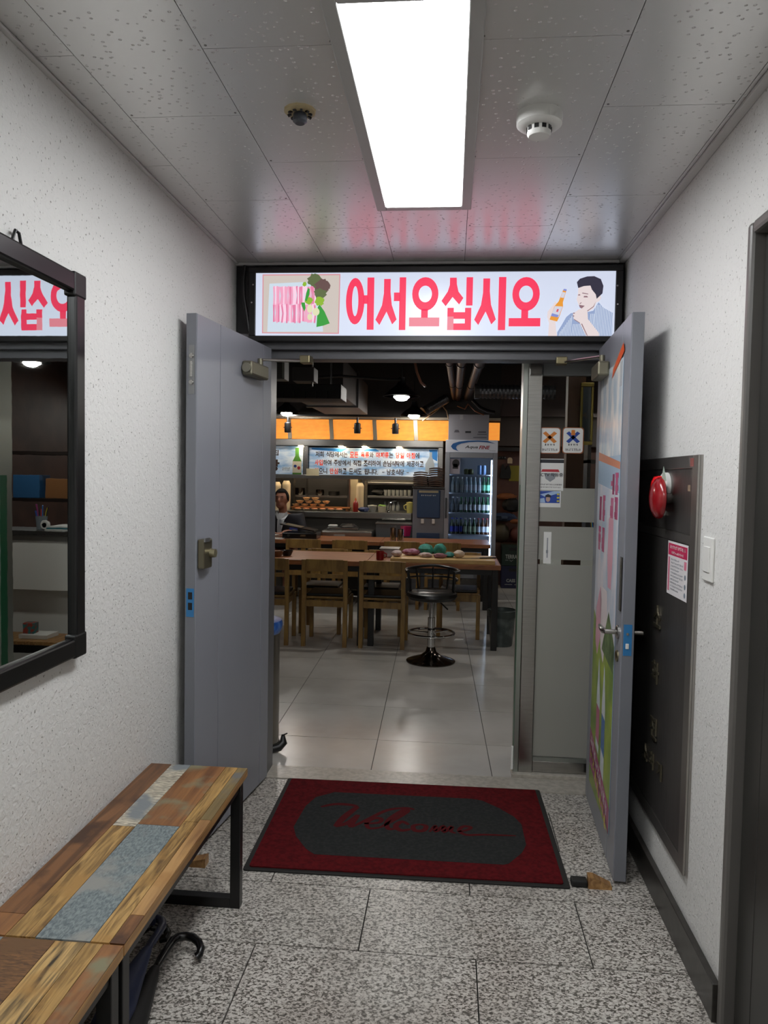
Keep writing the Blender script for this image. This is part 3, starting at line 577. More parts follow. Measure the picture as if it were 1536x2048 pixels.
MB().add([P.p(.66,2.02,.003),P.p(.685,1.985,.003),P.p(.42,1.915,.003),P.p(.44,1.95,.003)], [(0,3,2,1)]).build('orange_tape', mat('orange_tape', '#e2571d', .3), t)
MB().fbox(P, .60,.655,1.86,1.955,.0014,.002).build('clear_tape', mat('clear_tape', '#c8cdd2', .15), t)
t.location = tR.location; t.rotation_euler = tR.rotation_euler
# ------------------------------------------------------------------ glazed side panel inside the doorway
YG = 3.79
def gx(px, py=1000): return at(px, py, YG).x
def gz(py, px=1110): return at(px, py, YG).z
wn = st(MB().box(gx(1050), gx(1078), YG-.02, YG+.03, .0, 2.09).build('window_1', steel, bevel=.003), 'steel-framed frosted glass side panel beside the right door leaf')
GX0, GX1 = gx(1079), .735
MB().box(gx(1040), gx(1049), YG-.02, YG+.09, .0, 2.09).build('door_edge_profile', mat('pale_aluminium', '#9fa39c', .35, .8), wn)
MB().box(gx(1040)-.0012, gx(1040)-.0002, YG-.018, YG+.04, .06, 1.47).build('green_edge_strip', mat('green_edge_tape', '#0d5a3a', .4), wn)
MB().box(GX0, GX1, YG-.012, YG+.02, gz(752), 2.10).build('top_rail', mat('painted_top_rail', '#6e706e', .4), wn, bevel=.002)
MB().box(GX0, GX1, YG-.014, YG+.024, .022, gz(1522)).build('bottom_rail', steel, wn, bevel=.002)
MB().box(GX0, GX1, YG-.016, YG+.026, gz(1522)+.001, gz(1514)).build('bottom_bead', mat('pale_aluminium','#9fa39c'), wn)
MB().box(gx(1036), GX1, YI+.001, YG+.05, -.03, .0215).build('sill', MATS['pale_stone_sill'], wn, bevel=.002)
MB().box(gx(1040)-.012, gx(1040)-.001, YG-.02, YG-.005, .03, .15).build('guide_block', white, wn, bevel=.003)
MB().box(gx(1053), gx(1076), YG-.045, YG-.021, gz(752), gz(722)).build('corner_bracket', steel_d, wn, bevel=.003)
glass = mat('clear_glass', '#e8efec', .02, trans=1.0); glass.node_tree.nodes['Principled BSDF'].inputs['IOR'].default_value = 1.1
MB().box(GX0, GX1, YG, YG+.006, gz(1514)+.001, gz(752)-.001).build('glass_pane', glass, wn)
frost = mat('frosted_film', '#9a9991', .45, alpha=.9)
for a, c in ((1514, 1129), (1120, 1053), (1044, 976)): MB().box(GX0, GX1, YG-.0025, YG-.0012, gz(a)+.002, gz(c)).build('frosted_film', frost, wn)
# stickers on the glass
FG = Fr((0,YG-.003,0), (1,0,0), (0,0,1))
def stk(name, label, px0, py0, px1, py1, base, cat='sticker', rr=0, group=None):
    a = at(px0, py1, YG-.003); c = at(px1, py0, YG-.003); t = thing(name, label, cat, (a.x, YG-.003, a.z), group=group)
    F = Fr((a.x, YG-.003, a.z), (1,0,0), (0,0,1)); w_, h_ = c.x-a.x, c.z-a.z
    MB().poly(F, rrect(0,0,w_,h_,rr*w_) if rr else [(0,0),(w_,0),(w_,h_),(0,h_)], 0, .0006).build('sheet', base, t)
    return t, F, w_, h_
def prt(F, w_, h_, t, m, polys, n=.001, name='print'):
    b = MB()
    for k in polys: b.poly(F, [(u*w_, v*h_) for u, v in k], n)
    return b.build(name, m, t)
paper = mat('white_paper', '#dcdcd8', .5); orng = mat('orange_ink', '#cf7a2a', .5); bluei = mat('blue_ink', '#24479c', .5); ink = mat('dark_ink', '#2a2b30', .5); redi = mat('red_ink', '#b3303a', .5); redbrown = mat('red_brown_ink', '#9a5a36', .5)
def cross(c, s, k): return [[(.5-s-k,c-s*.6),(.5-s+k,c-s*.6-k),(.5+s+k,c+s*.6),(.5+s-k,c+s*.6+k)], [(.5-s-k,c+s*.6),(.5+s-k,c-s*.6-k),(.5+s+k,c-s*.6),(.5-s+k,c+s*.6+k)]]
for (a, c_, m_, lb) in ((1077,1122,orng,'white square sticker with an orange crossed-ribbon emblem on the glass'), (1124,1168,bluei,'white square sticker with a blue crossed-ribbon emblem on the glass')):
    t, F, w_, h_ = stk('sticker', lb, a, 855, c_, 907, redbrown, rr=.14, group='ribbon stickers on the glass')
    MB().poly(F, rrect(.004,.004,w_-.004,h_-.004,.13*w_), .0007, .001).build('white_field', paper, t)
    prt(F, w_, h_, t, m_, cross(.62, .26, .07), .0013, 'ribbon_print')
    if m_ is bluei: prt(F, w_, h_, t, orng, [[(.4,.7),(.6,.7),(.58,.9),(.42,.9)]], .0014, 'bottle_print')
    scrib(F, w_*.25, h_*.3, w_*.75, h_*.38, ink, t, 4, .0013); scrib(F, w_*.12, h_*.1, w_*.88, h_*.2, ink, t, 9, .0013, seed=5)
t, F, w_, h_ = stk('sticker', 'white security camera notice with a shield emblem on the glass', 1073, 918, 1128, 981, paper)
prt(F, w_, h_, t, ink, [[(0,.87),(1,.87),(1,.98),(0,.98)]], name='header_print'); prt(F, w_, h_, t, mat('grey_ink','#8b8f94',.5), [[(.28,.55),(.72,.55),(.68,.38),(.5,.28),(.32,.38)]], .001, 'shield_print'); prt(F, w_, h_, t, redi, [[(.15,.59),(.85,.59),(.8,.67),(.2,.67)]], .001, 'banner_print')
text('CCTV 작동중', F, w_*.02, h_*.44, w_*.98, h_*.56, ink, 'lettering', t, .02, .0014)
scrib(F, w_*.04, h_*.17, w_*.96, h_*.22, ink, t, 18, .0014); scrib(F, w_*.04, h_*.09, w_*.9, h_*.13, ink, t, 20, .0014, seed=6)
t, F, w_, h_ = stk('sticker', 'small blue and white photo sticker below the security notice', 1077, 981, 1122, 1014, paper)
prt(F, w_, h_, t, bluei, [[(.05,.25),(.95,.25),(.95,.95),(.05,.95)]], .0009, 'blue_print'); prt(F, w_, h_, t, mat('light_blue_ink','#9fb8d6',.5), [[(.05,.75),(.7,.95),(.95,.95),(.95,.85),(.3,.6)], [(.06,.27),(.3,.27),(.25,.55),(.06,.5)]], .0011, 'pale_print')
prt(F, w_, h_, t, mat('face_ink','#b89a8a',.5), [ell(.42,.48,.1,.17,12)], .0012, 'face_print'); prt(F, w_, h_, t, ink, [[(.28,.6),(.56,.58),(.55,.7),(.42,.78),(.3,.7)]], .0013, 'hair_print'); prt(F, w_, h_, t, mat('yellow_ink','#c9c04a',.5), [[(.82,.32+.2*k),(.93,.32+.2*k),(.93,.42+.2*k),(.82,.42+.2*k)] for k in range(3)], .0013, 'letter_print')
t, F, w_, h_ = stk('door_label', 'narrow white vertical label stuck on the frosted glass', 1086, 1064, 1103, 1127, paper, 'label')
scrib(F, w_*.3, h_*.15, w_*.7, h_*.85, mat('grey_ink','#8b8f94'), t, 1, .0012)
# steel post beside the left leaf
pL = st(MB().box(at(538,1000,3.80).x-.03, at(547,1000,3.80).x, 3.76, 3.84, 0, 2.09).build('window_2', steel, bevel=.003), 'narrow steel post of the glass partition beside the left door leaf')
MB().box(at(538,1000,3.80).x-.25, at(538,1000,3.80).x-.031, 3.795, 3.801, .1, 2.0).build('glass_pane', glass, pL)
# ------------------------------------------------------------------ hydrant cabinet on the right wall
FW = Fr((XR,0,0), (0,-1,0), (0,0,1))                                # u = -y, faces -X
Y0, Y1, Z0, Z1 = 2.40, 3.22, .25, 1.585
t = thing('hydrant_cabinet', 'tall dark stainless fire hydrant cabinet set in the right wall', 'cabinet', (XR, (Y0+Y1)/2, Z0))
cab = brushed('cabinet_dark_stainless', '#86827f', .47, (1, 30, 1)); cabf = mat('cabinet_frame_stainless', '#a5a19c', .4, 1)
MB().fbox(FW, -Y1, -Y0, Z0, Z1, 0, .008).build('backplate', cabf, t)
for a in ((-Y1,-Y1+.06,Z0,Z1),(-Y0-.055,-Y0,Z0,Z1),(-Y1+.06,-Y0-.055,Z0,Z0+.045),(-Y1+.06,-Y0-.055,Z1-.042,Z1)): MB().fbox(FW, *a, .008, .016).build('frame_bar', cabf, t, bevel=.002)
MB().fbox(FW, -Y1+.062, -Y0-.057, 1.332, Z1-.044, .008, .013).build('alarm_panel', cab, t, bevel=.0015)
MB().fbox(FW, -Y1+.062, -Y0-.057, 1.30, 1.329, .008, .0145).build('cross_bar', cabf, t)
dr = MB().fbox(FW, -Y1+.062, -Y0-.057, Z0+.047, 1.297, .008, .013).build('cabinet_door', cab, t, bevel=.0015)
letm = mat('gilt_letter', '#7a7463', .4, .9)
for k, ch in enumerate('소화전'): zc_ = 1.01-k*.205; text(ch, FW, -2.83, zc_-.04, -2.745, zc_+.04, letm, 'raised_letter', dr, .02, .018, thick=.006)
for k, ch in enumerate('소화기'): text(ch, FW, -2.915+k*.095, .445, -2.915+k*.095+.06, .505, letm, 'raised_letter', dr, .02, .018, thick=.006)
# bell, lamp and knob
c = FW.p(-2.735, 1.482, .013)
MB().lathe([(.05,0),(.05,.014),(.044,.018)], c, 28, FW.N).build('lamp_ring', white, t, True)
MB().lathe([(.036,.016),(.038,.03),(.034,.045),(.02,.052),(0,.054)], c, 24, FW.N).build('alarm_lamp', mat('red_lamp', '#c1121a', .15, coat=.6, emit=(1,.01,.01), es=.25), t, True)
c = FW.p(-2.74, 1.39, .013); MB().lathe([(.014,0),(.014,.012),(.010,.02),(.012,.03),(.008,.034)], c, 16, FW.N).build('test_knob', steel, t, True)
k = atx(1314, 996, XR-.063); c = Vector((XR-.013, k.y, k.z))
MB().lathe([(.018,0),(.018,.03)], c, 14, FW.N).build('bell_mount', steel_d, t)
MB().lathe([(.066,.034),(.072,.038),(.072,.046),(.066,.056),(.045,.066),(.02,.070),(0,.071)], c, 32, FW.N).build('alarm_bell', mat('red_bell_enamel', '#8e0d17', .25, coat=.5), t, True)
MB().poly(Fr(c+Vector((-.035,-.025,.055)), (0,-1,0), (-.25,0,1)), [(-.03,0),(.035,.005),(.04,.055)], 0, .0015).build('paper_tag', mat('mint_paper','#b8cabb',.6), t)
MB().fbox(FW, -2.50, -2.475, 1.47, 1.49, .013, .0136).build('rating_label', mat('tan_label','#8f7a66',.5), t)
MB().fbox(FW, -2.475, -2.44, Z1-.036, Z1-.01, .016, .0166).build('red_label', mat('faded_red_label','#8c4f4a',.5), t)
# paper notice
t = thing('inspection_notice', 'white paper notice with a crimson header stuck on the hydrant cabinet', 'notice', FW.p(-2.58, 1.11, .013))
FN = Fr(FW.p(-2.692, 1.112, .0135), (0,-1,0), (0,0,1)); w_, h_ = .222, .183; crim = mat('crimson_ink', '#c22a57', .5); gry = mat('grey_text_ink', '#7d8a96', .5)
MB().fbox(FN, 0, w_, 0, h_, 0, .0006).build('sheet', mat('notice_paper','#e3dfe0',.4), t)
prt(FN, w_, h_, t, crim, [[(.03,.74),(.97,.74),(.97,.96),(.03,.96)]], .0008, 'header_print')
scrib(FN, w_*.1, h_*.86, w_*.9, h_*.93, mat('white_paper','#dcdcd8'), t, 12, .0011); scrib(FN, w_*.2, h_*.77, w_*.8, h_*.82, mat('white_paper','#dcdcd8'), t, 12, .0011, seed=1)
for k in range(10): scrib(FN, w_*.18, h_*(.65-k*.062), w_*(.8 if k % 3 else .6), h_*(.685-k*.062), gry, t, 20, .001, seed=20+k)
prt(FN, w_, h_, t, mat('pink_ink','#d4788f',.5), [[(.04,.06),(.12,.06),(.12,.7),(.04,.7)], [(.84,.55),(.95,.55),(.95,.7),(.84,.7)]], .0008, 'pink_print')
prt(FN, w_, h_, t, gry, [ell(.9,.42,.04,.05,10), ell(.9,.25,.04,.05,10), ell(.9,.1,.04,.05,10)], .0008, 'pictogram_print')
# light switch
t = thing('light_switch', 'white wall light switch between the hydrant cabinet and dark doorway', 'light switch', FW.p(-2.31, 1.205, .0))
MB().fbox(FW, -2.352, -2.268, 1.204, 1.336, .0, .008).build('switch_plate', white, t, bevel=.003)
MB().fbox(FW, -2.335, -2.285, 1.232, 1.308, .008, .0115).build('rocker', white, t, bevel=.002)
# ------------------------------------------------------------------ dark door in the right wall
t = thing('door_3', 'dark grey door and frame in the right wall, cut off by the picture edge', None, (XR+.06, 1.6, 0), kind='structure')
dk = mat('dark_door_paint', '#302f2c', .35); dkf = mat('dark_door_frame_paint', '#63605c', .35)
MB().box(XR-.012, XR+.1, 2.055, 2.089, 0, 2.179).build('frame_post', dkf, t, bevel=.01)
MB().box(XR-.012, XR+.1, 1.101, 1.135, 0, 2.179).build('frame_post', dkf, t, bevel=.01)
MB().box(XR-.012, XR+.1, 1.136, 2.054, 2.145, 2.179).build('frame_head', dkf, t, bevel=.01)
MB().box(XR+.03, XR+.07, 1.137, 2.053, .008, 2.143).build('leaf_core', dk, t)
MB().box(XR+.022, XR+.0299, 1.95, 2.05, .01, 2.14).build('face_panel', dk, t, bevel=.002); MB().box(XR+.022, XR+.0299, 1.14, 1.947, .01, 2.14).build('face_panel', dk, t, bevel=.002)
# ================================================================== restaurant beyond the doorway
XA, XB, YF, ZI = -4.2, 2.7, 11.3, 2.98
dkw = mat('dark_brown_wall', '#4a3229', .6, noise=('#3c2922', 3, (1,1,1), .4, .6)); blkc = mat('black_ceiling_paint', '#141416', .7)
st(MB().box(XA, XB, YF, YF+.1, 0, ZI).build('wall_far', dkw), 'dark brown wall at the far end of the restaurant')
st(MB().box(XA-.1, XA, YI, YF, 0, ZI).build('wall_dining_left', dkw), 'left side wall of the restaurant')
st(MB().box(XB, XB+.1, YI, YF, 0, ZI).build('wall_dining_right', dkw), 'right side wall of the restaurant')
b = MB().box(XA, XL-.12, YI-.1, YI, 0, ZI).box(XR+.12, XB, YI-.1, YI, 0, ZI)
st(b.build('wall_entrance', mat('entrance_wall_grey', '#5d5a56', .6)), 'inner face of the entrance wall')
st(MB().box(XA, XB, YI, YF, ZI, ZI+.1).build('ceiling', blkc), 'black painted open ceiling of the restaurant')
fl2 = st(MB().box(XA, XB, YI, YF, -.06, -.004).build('floor', mat('dark_grout', '#3f3e3c', .8)), 'pale grey square tile floor of the restaurant')
tl = mat('pale_grey_tile', '#bebab4', .24, noise=('#aeaaa3', 2.5, (1,1,1), .35, .65))
xs = [-.372+.614*k for k in range(-6, 5)]; yv = [YI+.001]+[4.19+.614*k for k in range(12)]
FF = Fr((0,0,0),(1,0,0),(0,1,0)); sk = lambda x, y: x-.021*(y-3.6)
for y0, y1 in zip(yv, yv[1:]):
    if y0 > YF-.1: break
    y1 = min(y1, YF)
    for x0, x1 in zip(xs, xs[1:]): MB().poly(FF, [(sk(x0,y0)+.002,y0+.002),(sk(x1,y0)-.002,y0+.002),(sk(x1,y1)-.002,y1-.002),(sk(x0,y1)+.002,y1-.002)], -.02, 0).build('tile', tl, fl2)
# ------------------------------------------------------------------ tables
tw = wood('table_wood', '#7a4a2c', '#a4683f', '#8f5a36', 14, 2, .35, (1.2, 10, 10)); cw = wood('chair_wood', '#76592f', '#98773f', '#856335', 14, 2, .4, (8, 8, 1.5)); cush = mat('black_leatherette', '#121211', .35)
def table(label, x0, x1, y0, y1, z=.75):
    t = thing('dining_table', label, 'table', ((x0+x1)/2, (y0+y1)/2, 0), group='wooden dining tables')
    MB().box(x0, x1, y0, y1, z-.042, z).build('tabletop', tw, t, bevel=.003)
    for x in (x0+.045, x1-.045):
        for y in (y0+.05, y1-.05): MB().box(x-.026, x+.026, y-.026, y+.026, 0, z-.042).build('leg', blackm, t, bevel=.002)
    for y in (y0+.05, y1-.05): MB().box(x0+.072, x1-.072, y-.015, y+.015, z-.09, z-.043).build('rail', blackm, t)
    for x in (x0+.045, x1-.045): MB().box(x-.015, x+.015, y0+.077, y1-.077, z-.09, z-.043).build('rail', blackm, t)
    return t
TY0, TY1 = 6.50, 7.30; xm = at(732, 1125, TY0).x; xr = at(1002, 1134, TY0).x
table('wooden dining table in front, right, with the chopping board on it', xm+.002, xr, TY0, TY1)
table('wooden dining table in front, left, mostly cleared', xm-1.24, xm-.002, TY0, TY1)
SY0, SY1 = 8.50, 9.20; x2 = at(760, 1083, SY0).x
table('wooden table in the second row below the drinks fridge', x2+.002, x2+1.25, SY0, SY1)
table('wooden table in the second row where the man in a suit sits', x2-1.45, x2-.002, SY0, SY1)
# ------------------------------------------------------------------ chairs
t = thing('dining_chair', '', 'chair', (0,0,0), group='wooden dining chairs')
W = .183                                                            # faces +Y (toward the table), back at y=0
for sx in (-1, 1):
    MB().add([(sx*W-.018,-.02,.0),(sx*W+.018,-.02,0),(sx*W+.018,.018,0),(sx*W-.018,.018,0)]+[(sx*W-.018,.0,.45),(sx*W+.018,.0,.45),(sx*W+.018,.036,.45),(sx*W-.018,.036,.45)]+[(sx*W-.018,-.035,.765),(sx*W+.018,-.035,.765),(sx*W+.018,-.011,.765),(sx*W-.018,-.011,.765)],
     [(3,2,1,0),(8,9,10,11)]+[q_ for o_ in (0,4) for q_ in ((o_,o_+1,o_+5,o_+4),(o_+1,o_+2,o_+6,o_+5),(o_+2,o_+3,o_+7,o_+6),(o_+3,o_,o_+4,o_+7))]).build('back_post', cw, t)
    MB().box(sx*W-.018, sx*W+.018, .37, .406, 0, .415).build('leg', cw, t, bevel=.002)
    MB().box(sx*W-.011, sx*W+.011, .037, .369, .36, .415).build('side_rail', cw, t)
MB().add([(-W+.019,-.03,.665),(W-.019,-.03,.665),(W-.019,-.036,.77),(-W+.019,-.036,.77),(-W+.019,-.008,.665),(W-.019,-.008,.665),(W-.019,-.014,.77),(-W+.019,-.014,.77)], [(0,1,2,3),(5,4,7,6),(4,0,3,7),(1,5,6,2),(3,2,6,7),(4,5,1,0)]).build('backrest', cw, t, bevel=.004)
MB().box(-W+.019, W-.019, -.022, -.002, .605, .64).build('back_rail', cw, t, bevel=.003)
MB().box(-.025, .025, -.02, -.004, .6405, .6645).build('back_spacer', cw, t)
MB().box(-W+.019, W-.019, .005, .027, .35, .405).build('seat_rail', cw, t); MB().box(-W+.019, W-.019, .378, .40, .35, .415).build('seat_rail', cw, t)
MB().box(-W+.0, W, .04, .415, .416, .434).build('seat_board', cw, t, bevel=.004)
MB().box(-W+.012, W-.012, .046, .408, .4345, .46).build('cushion', cush, t, bevel=.01)
cy = TY0-.055
def cxp(px, y, pz=1120): return at(px, pz, y).x
spots = [((cxp(650,cy),cy,0), 0, 'wooden chair pushed in at the front, first to the right of the door leaf gap'), ((cxp(765.5,cy),cy,0), R(-1), 'wooden chair pushed in beside the round-based bar stool'),
 ((cxp(533,cy),cy,0), R(2), 'wooden chair half hidden behind the left door leaf')]
fy = TY1+.06
spots += [((cxp(655,fy,1100),fy,0), R(180), 'wooden chair on the far side of the front-left table, seen through the chair before it'), ((cxp(770,fy,1100),fy,0), R(180), 'wooden chair across the front-right table behind the red mug'),
 ((cxp(921,fy,1100),fy,0), R(178), 'wooden chair across the front-right table behind the garlic and knife')]
ny = SY0-.05
spots += [((cxp(607,ny,1090),ny,0), R(1), 'wooden chair at the second row before the black tabletop grill'), ((cxp(700,ny,1090),ny,0), R(-1), 'wooden chair at the second row below the serving shelf and sauce bottle'),
 ((cxp(804,ny,1090),ny,0), 0, 'wooden chair at the second row before the two steel canisters'), ((cxp(886,ny,1090),ny,0), R(1), 'wooden chair at the second row before the drinks fridge')]
place(t, spots)
# ------------------------------------------------------------------ bar stool
s0 = Vector((-.134, 6.07, 0)); t = thing('bar_stool', 'black bar stool with chrome column and round dished base before the table', 'stool', s0)
dkc = mat('dark_chrome', '#57504a', .18, 1)
MB().lathe([(.2,0),(.2,.008),(.17,.02),(.09,.045),(.045,.08),(.034,.12)], s0, 40).build('base', dkc, t, True)
MB().lathe([(.03,.11),(.03,.36),(.022,.362),(.022,.50)], s0, 20).build('column', chrome, t, True)
MB().tube([s0+Vector((.185*math.cos(a), .185*math.sin(a), .235)) for a in [R(10*k) for k in range(37)]], .010, 8, False).build('foot_ring', chrome, t, True)
for a in (45, 165, 285): MB().cyl(s0+Vector((.03*math.cos(R(a)),.03*math.sin(R(a)),.235)), s0+Vector((.178*math.cos(R(a)),.178*math.sin(R(a)),.235)), .007, n=8).build('ring_spoke', chrome, t)
MB().lathe([(.12,.50),(.19,.515),(.205,.54),(.20,.565),(.17,.58),(.0,.575)], s0, 32).build('seat', cush, t, True)
hp = [s0+Vector((.215*math.cos(R(a)), .20*math.sin(R(a)), .765-.02*abs(math.sin(R(a-90)/1.0)))) for a in range(-35, 216, 12)]
MB().tube([s0+Vector((.17,-.02,.54))]+hp+[s0+Vector((-.17,-.02,.54))], .012, 8).build('back_hoop', blackm, t, True)
MB().tube([s0+Vector((.205*math.cos(R(a)), .19*math.sin(R(a)), .675)) for a in range(-20, 201, 12)], .008, 8).build('mid_hoop', blackm, t, True)
for a in (50, 90, 130): MB().cyl(s0+Vector((.18*math.cos(R(a)),.17*math.sin(R(a)),.55)), s0+Vector((.214*math.cos(R(a)),.2*math.sin(R(a)),.75)), .008, n=8).build('back_spindle', blackm, t)
MB().bar(s0+Vector((.05,.02,.50)), s0+Vector((.13,-.06,.44)), .008).build('height_lever', blackm, t)
# small paper scrap on floor by the stool
a = atz(908,1281,.0); tag(MB().poly(Fr((a.x,a.y,.001),(1,.2,0),(-.2,1,0)), [(0,0),(.09,.01),(.1,.05),(.03,.06)], 0, .003).build('paper_scrap', paper), 'small white paper scrap on the tiles behind the bar stool', 'paper')
# ------------------------------------------------------------------ bins
a = atz(1004,1296,0); c = Vector((a.x, a.y+.12, 0)); t = thing('waste_bin', 'grey translucent plastic waste bin behind the front table leg', 'bin', c)
pl_ = mat('smoky_plastic', '#5d6664', .3, noise=('#434b4a', 12, (1,1,1), .4, .6), alpha=.9)
MB().lathe([(.095,.0),(.10,.02),(.125,.31),(.118,.315),(.116,.30),(.09,.02),(0,.02)], c, 28).build('bucket', pl_, t, True)
MB().lathe([(.127,.26),(.130,.318),(.122,.325),(.11,.22),(.06,.16),(0,.15)], c, 20).build('bin_liner', mat('dark_bag', '#39413f', .35), t, True)
a = at(557, 1400, 4.02); c = Vector((a.x-.15, 4.02, 0)); t = thing('ashtray_bin', 'tall stainless cylinder bin just inside, behind the left door leaf', 'bin', c)
MB().lathe([(.15,.0),(.15,.70),(.142,.702),(.14,.66),(0,.655)], c, 36).build('cylinder', brushed('bin_stainless', '#8f8a82', .3, (1,1,1)), t, True)
MB().lathe([(.152,.002),(.156,.01),(.152,.025)], c, 36).build('foot_band', black, t, True)
MB().lathe([(.151,.63),(.160,.645),(.166,.675),(.160,.70),(.152,.703)], c, 24).build('blue_bag_rim', mat('blue_bag_film', '#1f4f9a', .3, noise=('#3f6cb0', 40, (1,1,1), .45, .6)), t, True)
b = MB(); rn = random.Random(3)
for k in range(5): b = MB().box(c.x-.02+rn.uniform(-.02,.10), c.x+.1, c.y-.09+k*.03, c.y-.07+k*.03, .66, .715+.004*k); b.build('discarded_cup', mat('tan_card', '#c79a72', .5) if k % 2 else paper, t)
a = atz(546,1500,0); a.x += .05; a.y -= .03; tag(MB().tube([(a.x-.06,a.y-.02,.02),(a.x-.01,a.y,.03),(a.x+.01,a.y+.02,.05),(a.x+.005,a.y+.03,.09)], [.02,.024,.022,.008], 10).tube([(a.x,a.y+.02,.085),(a.x+.03,a.y+.02,.10)],.004,6).build('tied_black_bag', black, smooth=True), 'small black tied bag on the floor by the steel cylinder bin', 'bag')
# ------------------------------------------------------------------ things on the front tables
zt = .751
a = at(790,1131,TY0+.05); x0 = at(782,1120,TY0+.1).x; x1 = at(989,1130,TY0+.1).x
tag(MB().box(x0, x1, TY0+.012, TY0+.42, zt, zt+.036).build('chopping_board', wood('pale_board_wood', '#b08c54', '#cfab6c', '#bf9a5e', 14, 2, .4, (1.2,10,10)), bevel=.004), 'large pale wooden chopping board on the front right table', 'chopping board')
a = at(760, 1117, 6.68); t = thing('mug', 'dark red mug on the front right table', 'mug', (a.x, 6.68, zt))
MB().lathe([(.03,0),(.034,.004),(.036,.08),(.033,.08),(.031,.01),(0,.008)], (a.x,6.68,zt), 20).build('cup_body', mat('red_glaze', '#7d1018', .25), t, True); MB().tube([(a.x+.035,6.68,zt+.065),(a.x+.06,6.68,zt+.055),(a.x+.058,6.68,zt+.03),(a.x+.035,6.68,zt+.02)], .005, 8).build('cup_handle', mat('red_glaze','#7d1018'), t, True)
a = at(780,1103,7.0); t = thing('steel_tray', 'deep silver tray on the front right table behind the red mug', 'tray', (a.x,7.0,zt))
MB().box(a.x-.085,a.x+.085,6.9,7.1,zt,zt+.075).build('tray_body', mat('dull_silver','#a9abab',.3,.9), t, bevel=.008); MB().box(a.x-.092,a.x+.092,6.893,7.107,zt+.076,zt+.082).build('tray_rim', mat('dull_silver','#a9abab'), t)
zb = zt+.0365
def lump(name, label, cat, px, py, Y, r, m, seed, group=None, n=14, jit=.22, z=None):
    a = at(px, py, Y); zz_ = zb if z is None else z
    o = MB().blob((a.x, Y, zz_+r[2]*.93), r, n, jit, seed).build(name, m, smooth=True); return tag(o, label, cat, group)
pk = mat('pink_cloth', '#b07f93', .7, noise=('#8a4a62', 30, (1,1,1), .45, .6)); tq = mat('turquoise_cloth', '#3f9a88', .7, noise=('#2f7a6c', 25, (1,1,1), .4, .6)); wh = mat('white_pink_cloth', '#c4b0ac', .7, noise=('#a07f80', 30, (1,1,1), .5, .65))
lump('cloth_bundle', 'crumpled white bundle next to the red mug', 'cloth', 794,1112,6.66, (.05,.045,.03), wh, 1, 'cloth bundles on the chopping board'); lump('cloth_bundle', 'pink and purple crumpled cloth on the chopping board', 'cloth', 822,1105,6.80, (.085,.06,.032), pk, 2, 'cloth bundles on the chopping board')
lump('cloth_bundle', 'turquoise bundle on the chopping board, left of two', 'cloth', 852,1100,6.82, (.062,.06,.055), tq, 3, 'cloth bundles on the chopping board'); lump('cloth_bundle', 'turquoise bundle on the chopping board, right of two', 'cloth', 880,1100,6.82, (.058,.06,.058), tq, 4, 'cloth bundles on the chopping board')
lump('cloth_bundle', 'white cloth strip lying before the turquoise bundles', 'cloth', 852,1108,6.67, (.06,.04,.022), wh, 5, 'cloth bundles on the chopping board'); lump('cloth_bundle', 'dusty pink cloth spilling toward the table edge', 'cloth', 880,1112,6.64, (.06,.05,.022), mat('dusty_pink_cloth','#8a5a62',.7), 6, 'cloth bundles on the chopping board')
lump('cloth_bundle', 'dark turquoise cloth lying flat by the garlic', 'cloth', 899,1106,6.72, (.045,.05,.024), mat('dark_turquoise_cloth','#2e7a74',.7), 7, 'cloth bundles on the chopping board'); lump('garlic_bulb', 'pale garlic bulb on the chopping board beside the knife', 'garlic', 918,1108,6.70, (.05,.045,.036), mat('garlic_skin','#c6b3a0',.5), 8, jit=.12)
a = at(905,1118,6.60); c = at(992,1114,6.72); t = thing('kitchen_knife', 'long kitchen knife with a dark handle on the chopping board', 'knife', ((a.x+c.x)/2,6.66,zb))
m_ = a.lerp(c,.62); A = Vector((a.x,6.60,zb+.002)); M_ = Vector((m_.x,6.67,zb+.004)); Cc = Vector((c.x,6.72,zb+.006))
MB().add([A, M_+Vector((0,-.02,0)), M_+Vector((0,.02,0)), A+Vector((0,0,.002)), M_+Vector((0,-.02,.002)), M_+Vector((0,.02,.002))], [(2,1,0),(3,4,5),(0,1,4,3),(1,2,5,4),(2,0,3,5)]).build('blade', mat('blade_steel','#7d766c',.25,1), t); MB().bar(M_, Cc, .024, .012).build('handle', mat('dark_wood_handle','#2a1c14',.5), t, bevel=.003)
# items at left of the front-left table
for k, (px, py, Y, r, m_, lb) in enumerate(((556,1110,6.72,.05,mat('brown_clay','#6d4a30',.5),'small brown dish at the left of the cleared table'),(574,1107,6.82,.06,mat('dark_glaze','#17130f',.25),'dark glazed bowl at the left of the cleared table'))):
    a = at(px,py,Y); tag(MB().lathe([(r*.6,0),(r*.65,.004),(r,.05),(r*.92,.05),(r*.55,.012),(0,.01)], (a.x,Y,zt), 20).build('bowl', m_, smooth=True), lb, 'bowl', 'bowls on the cleared table')
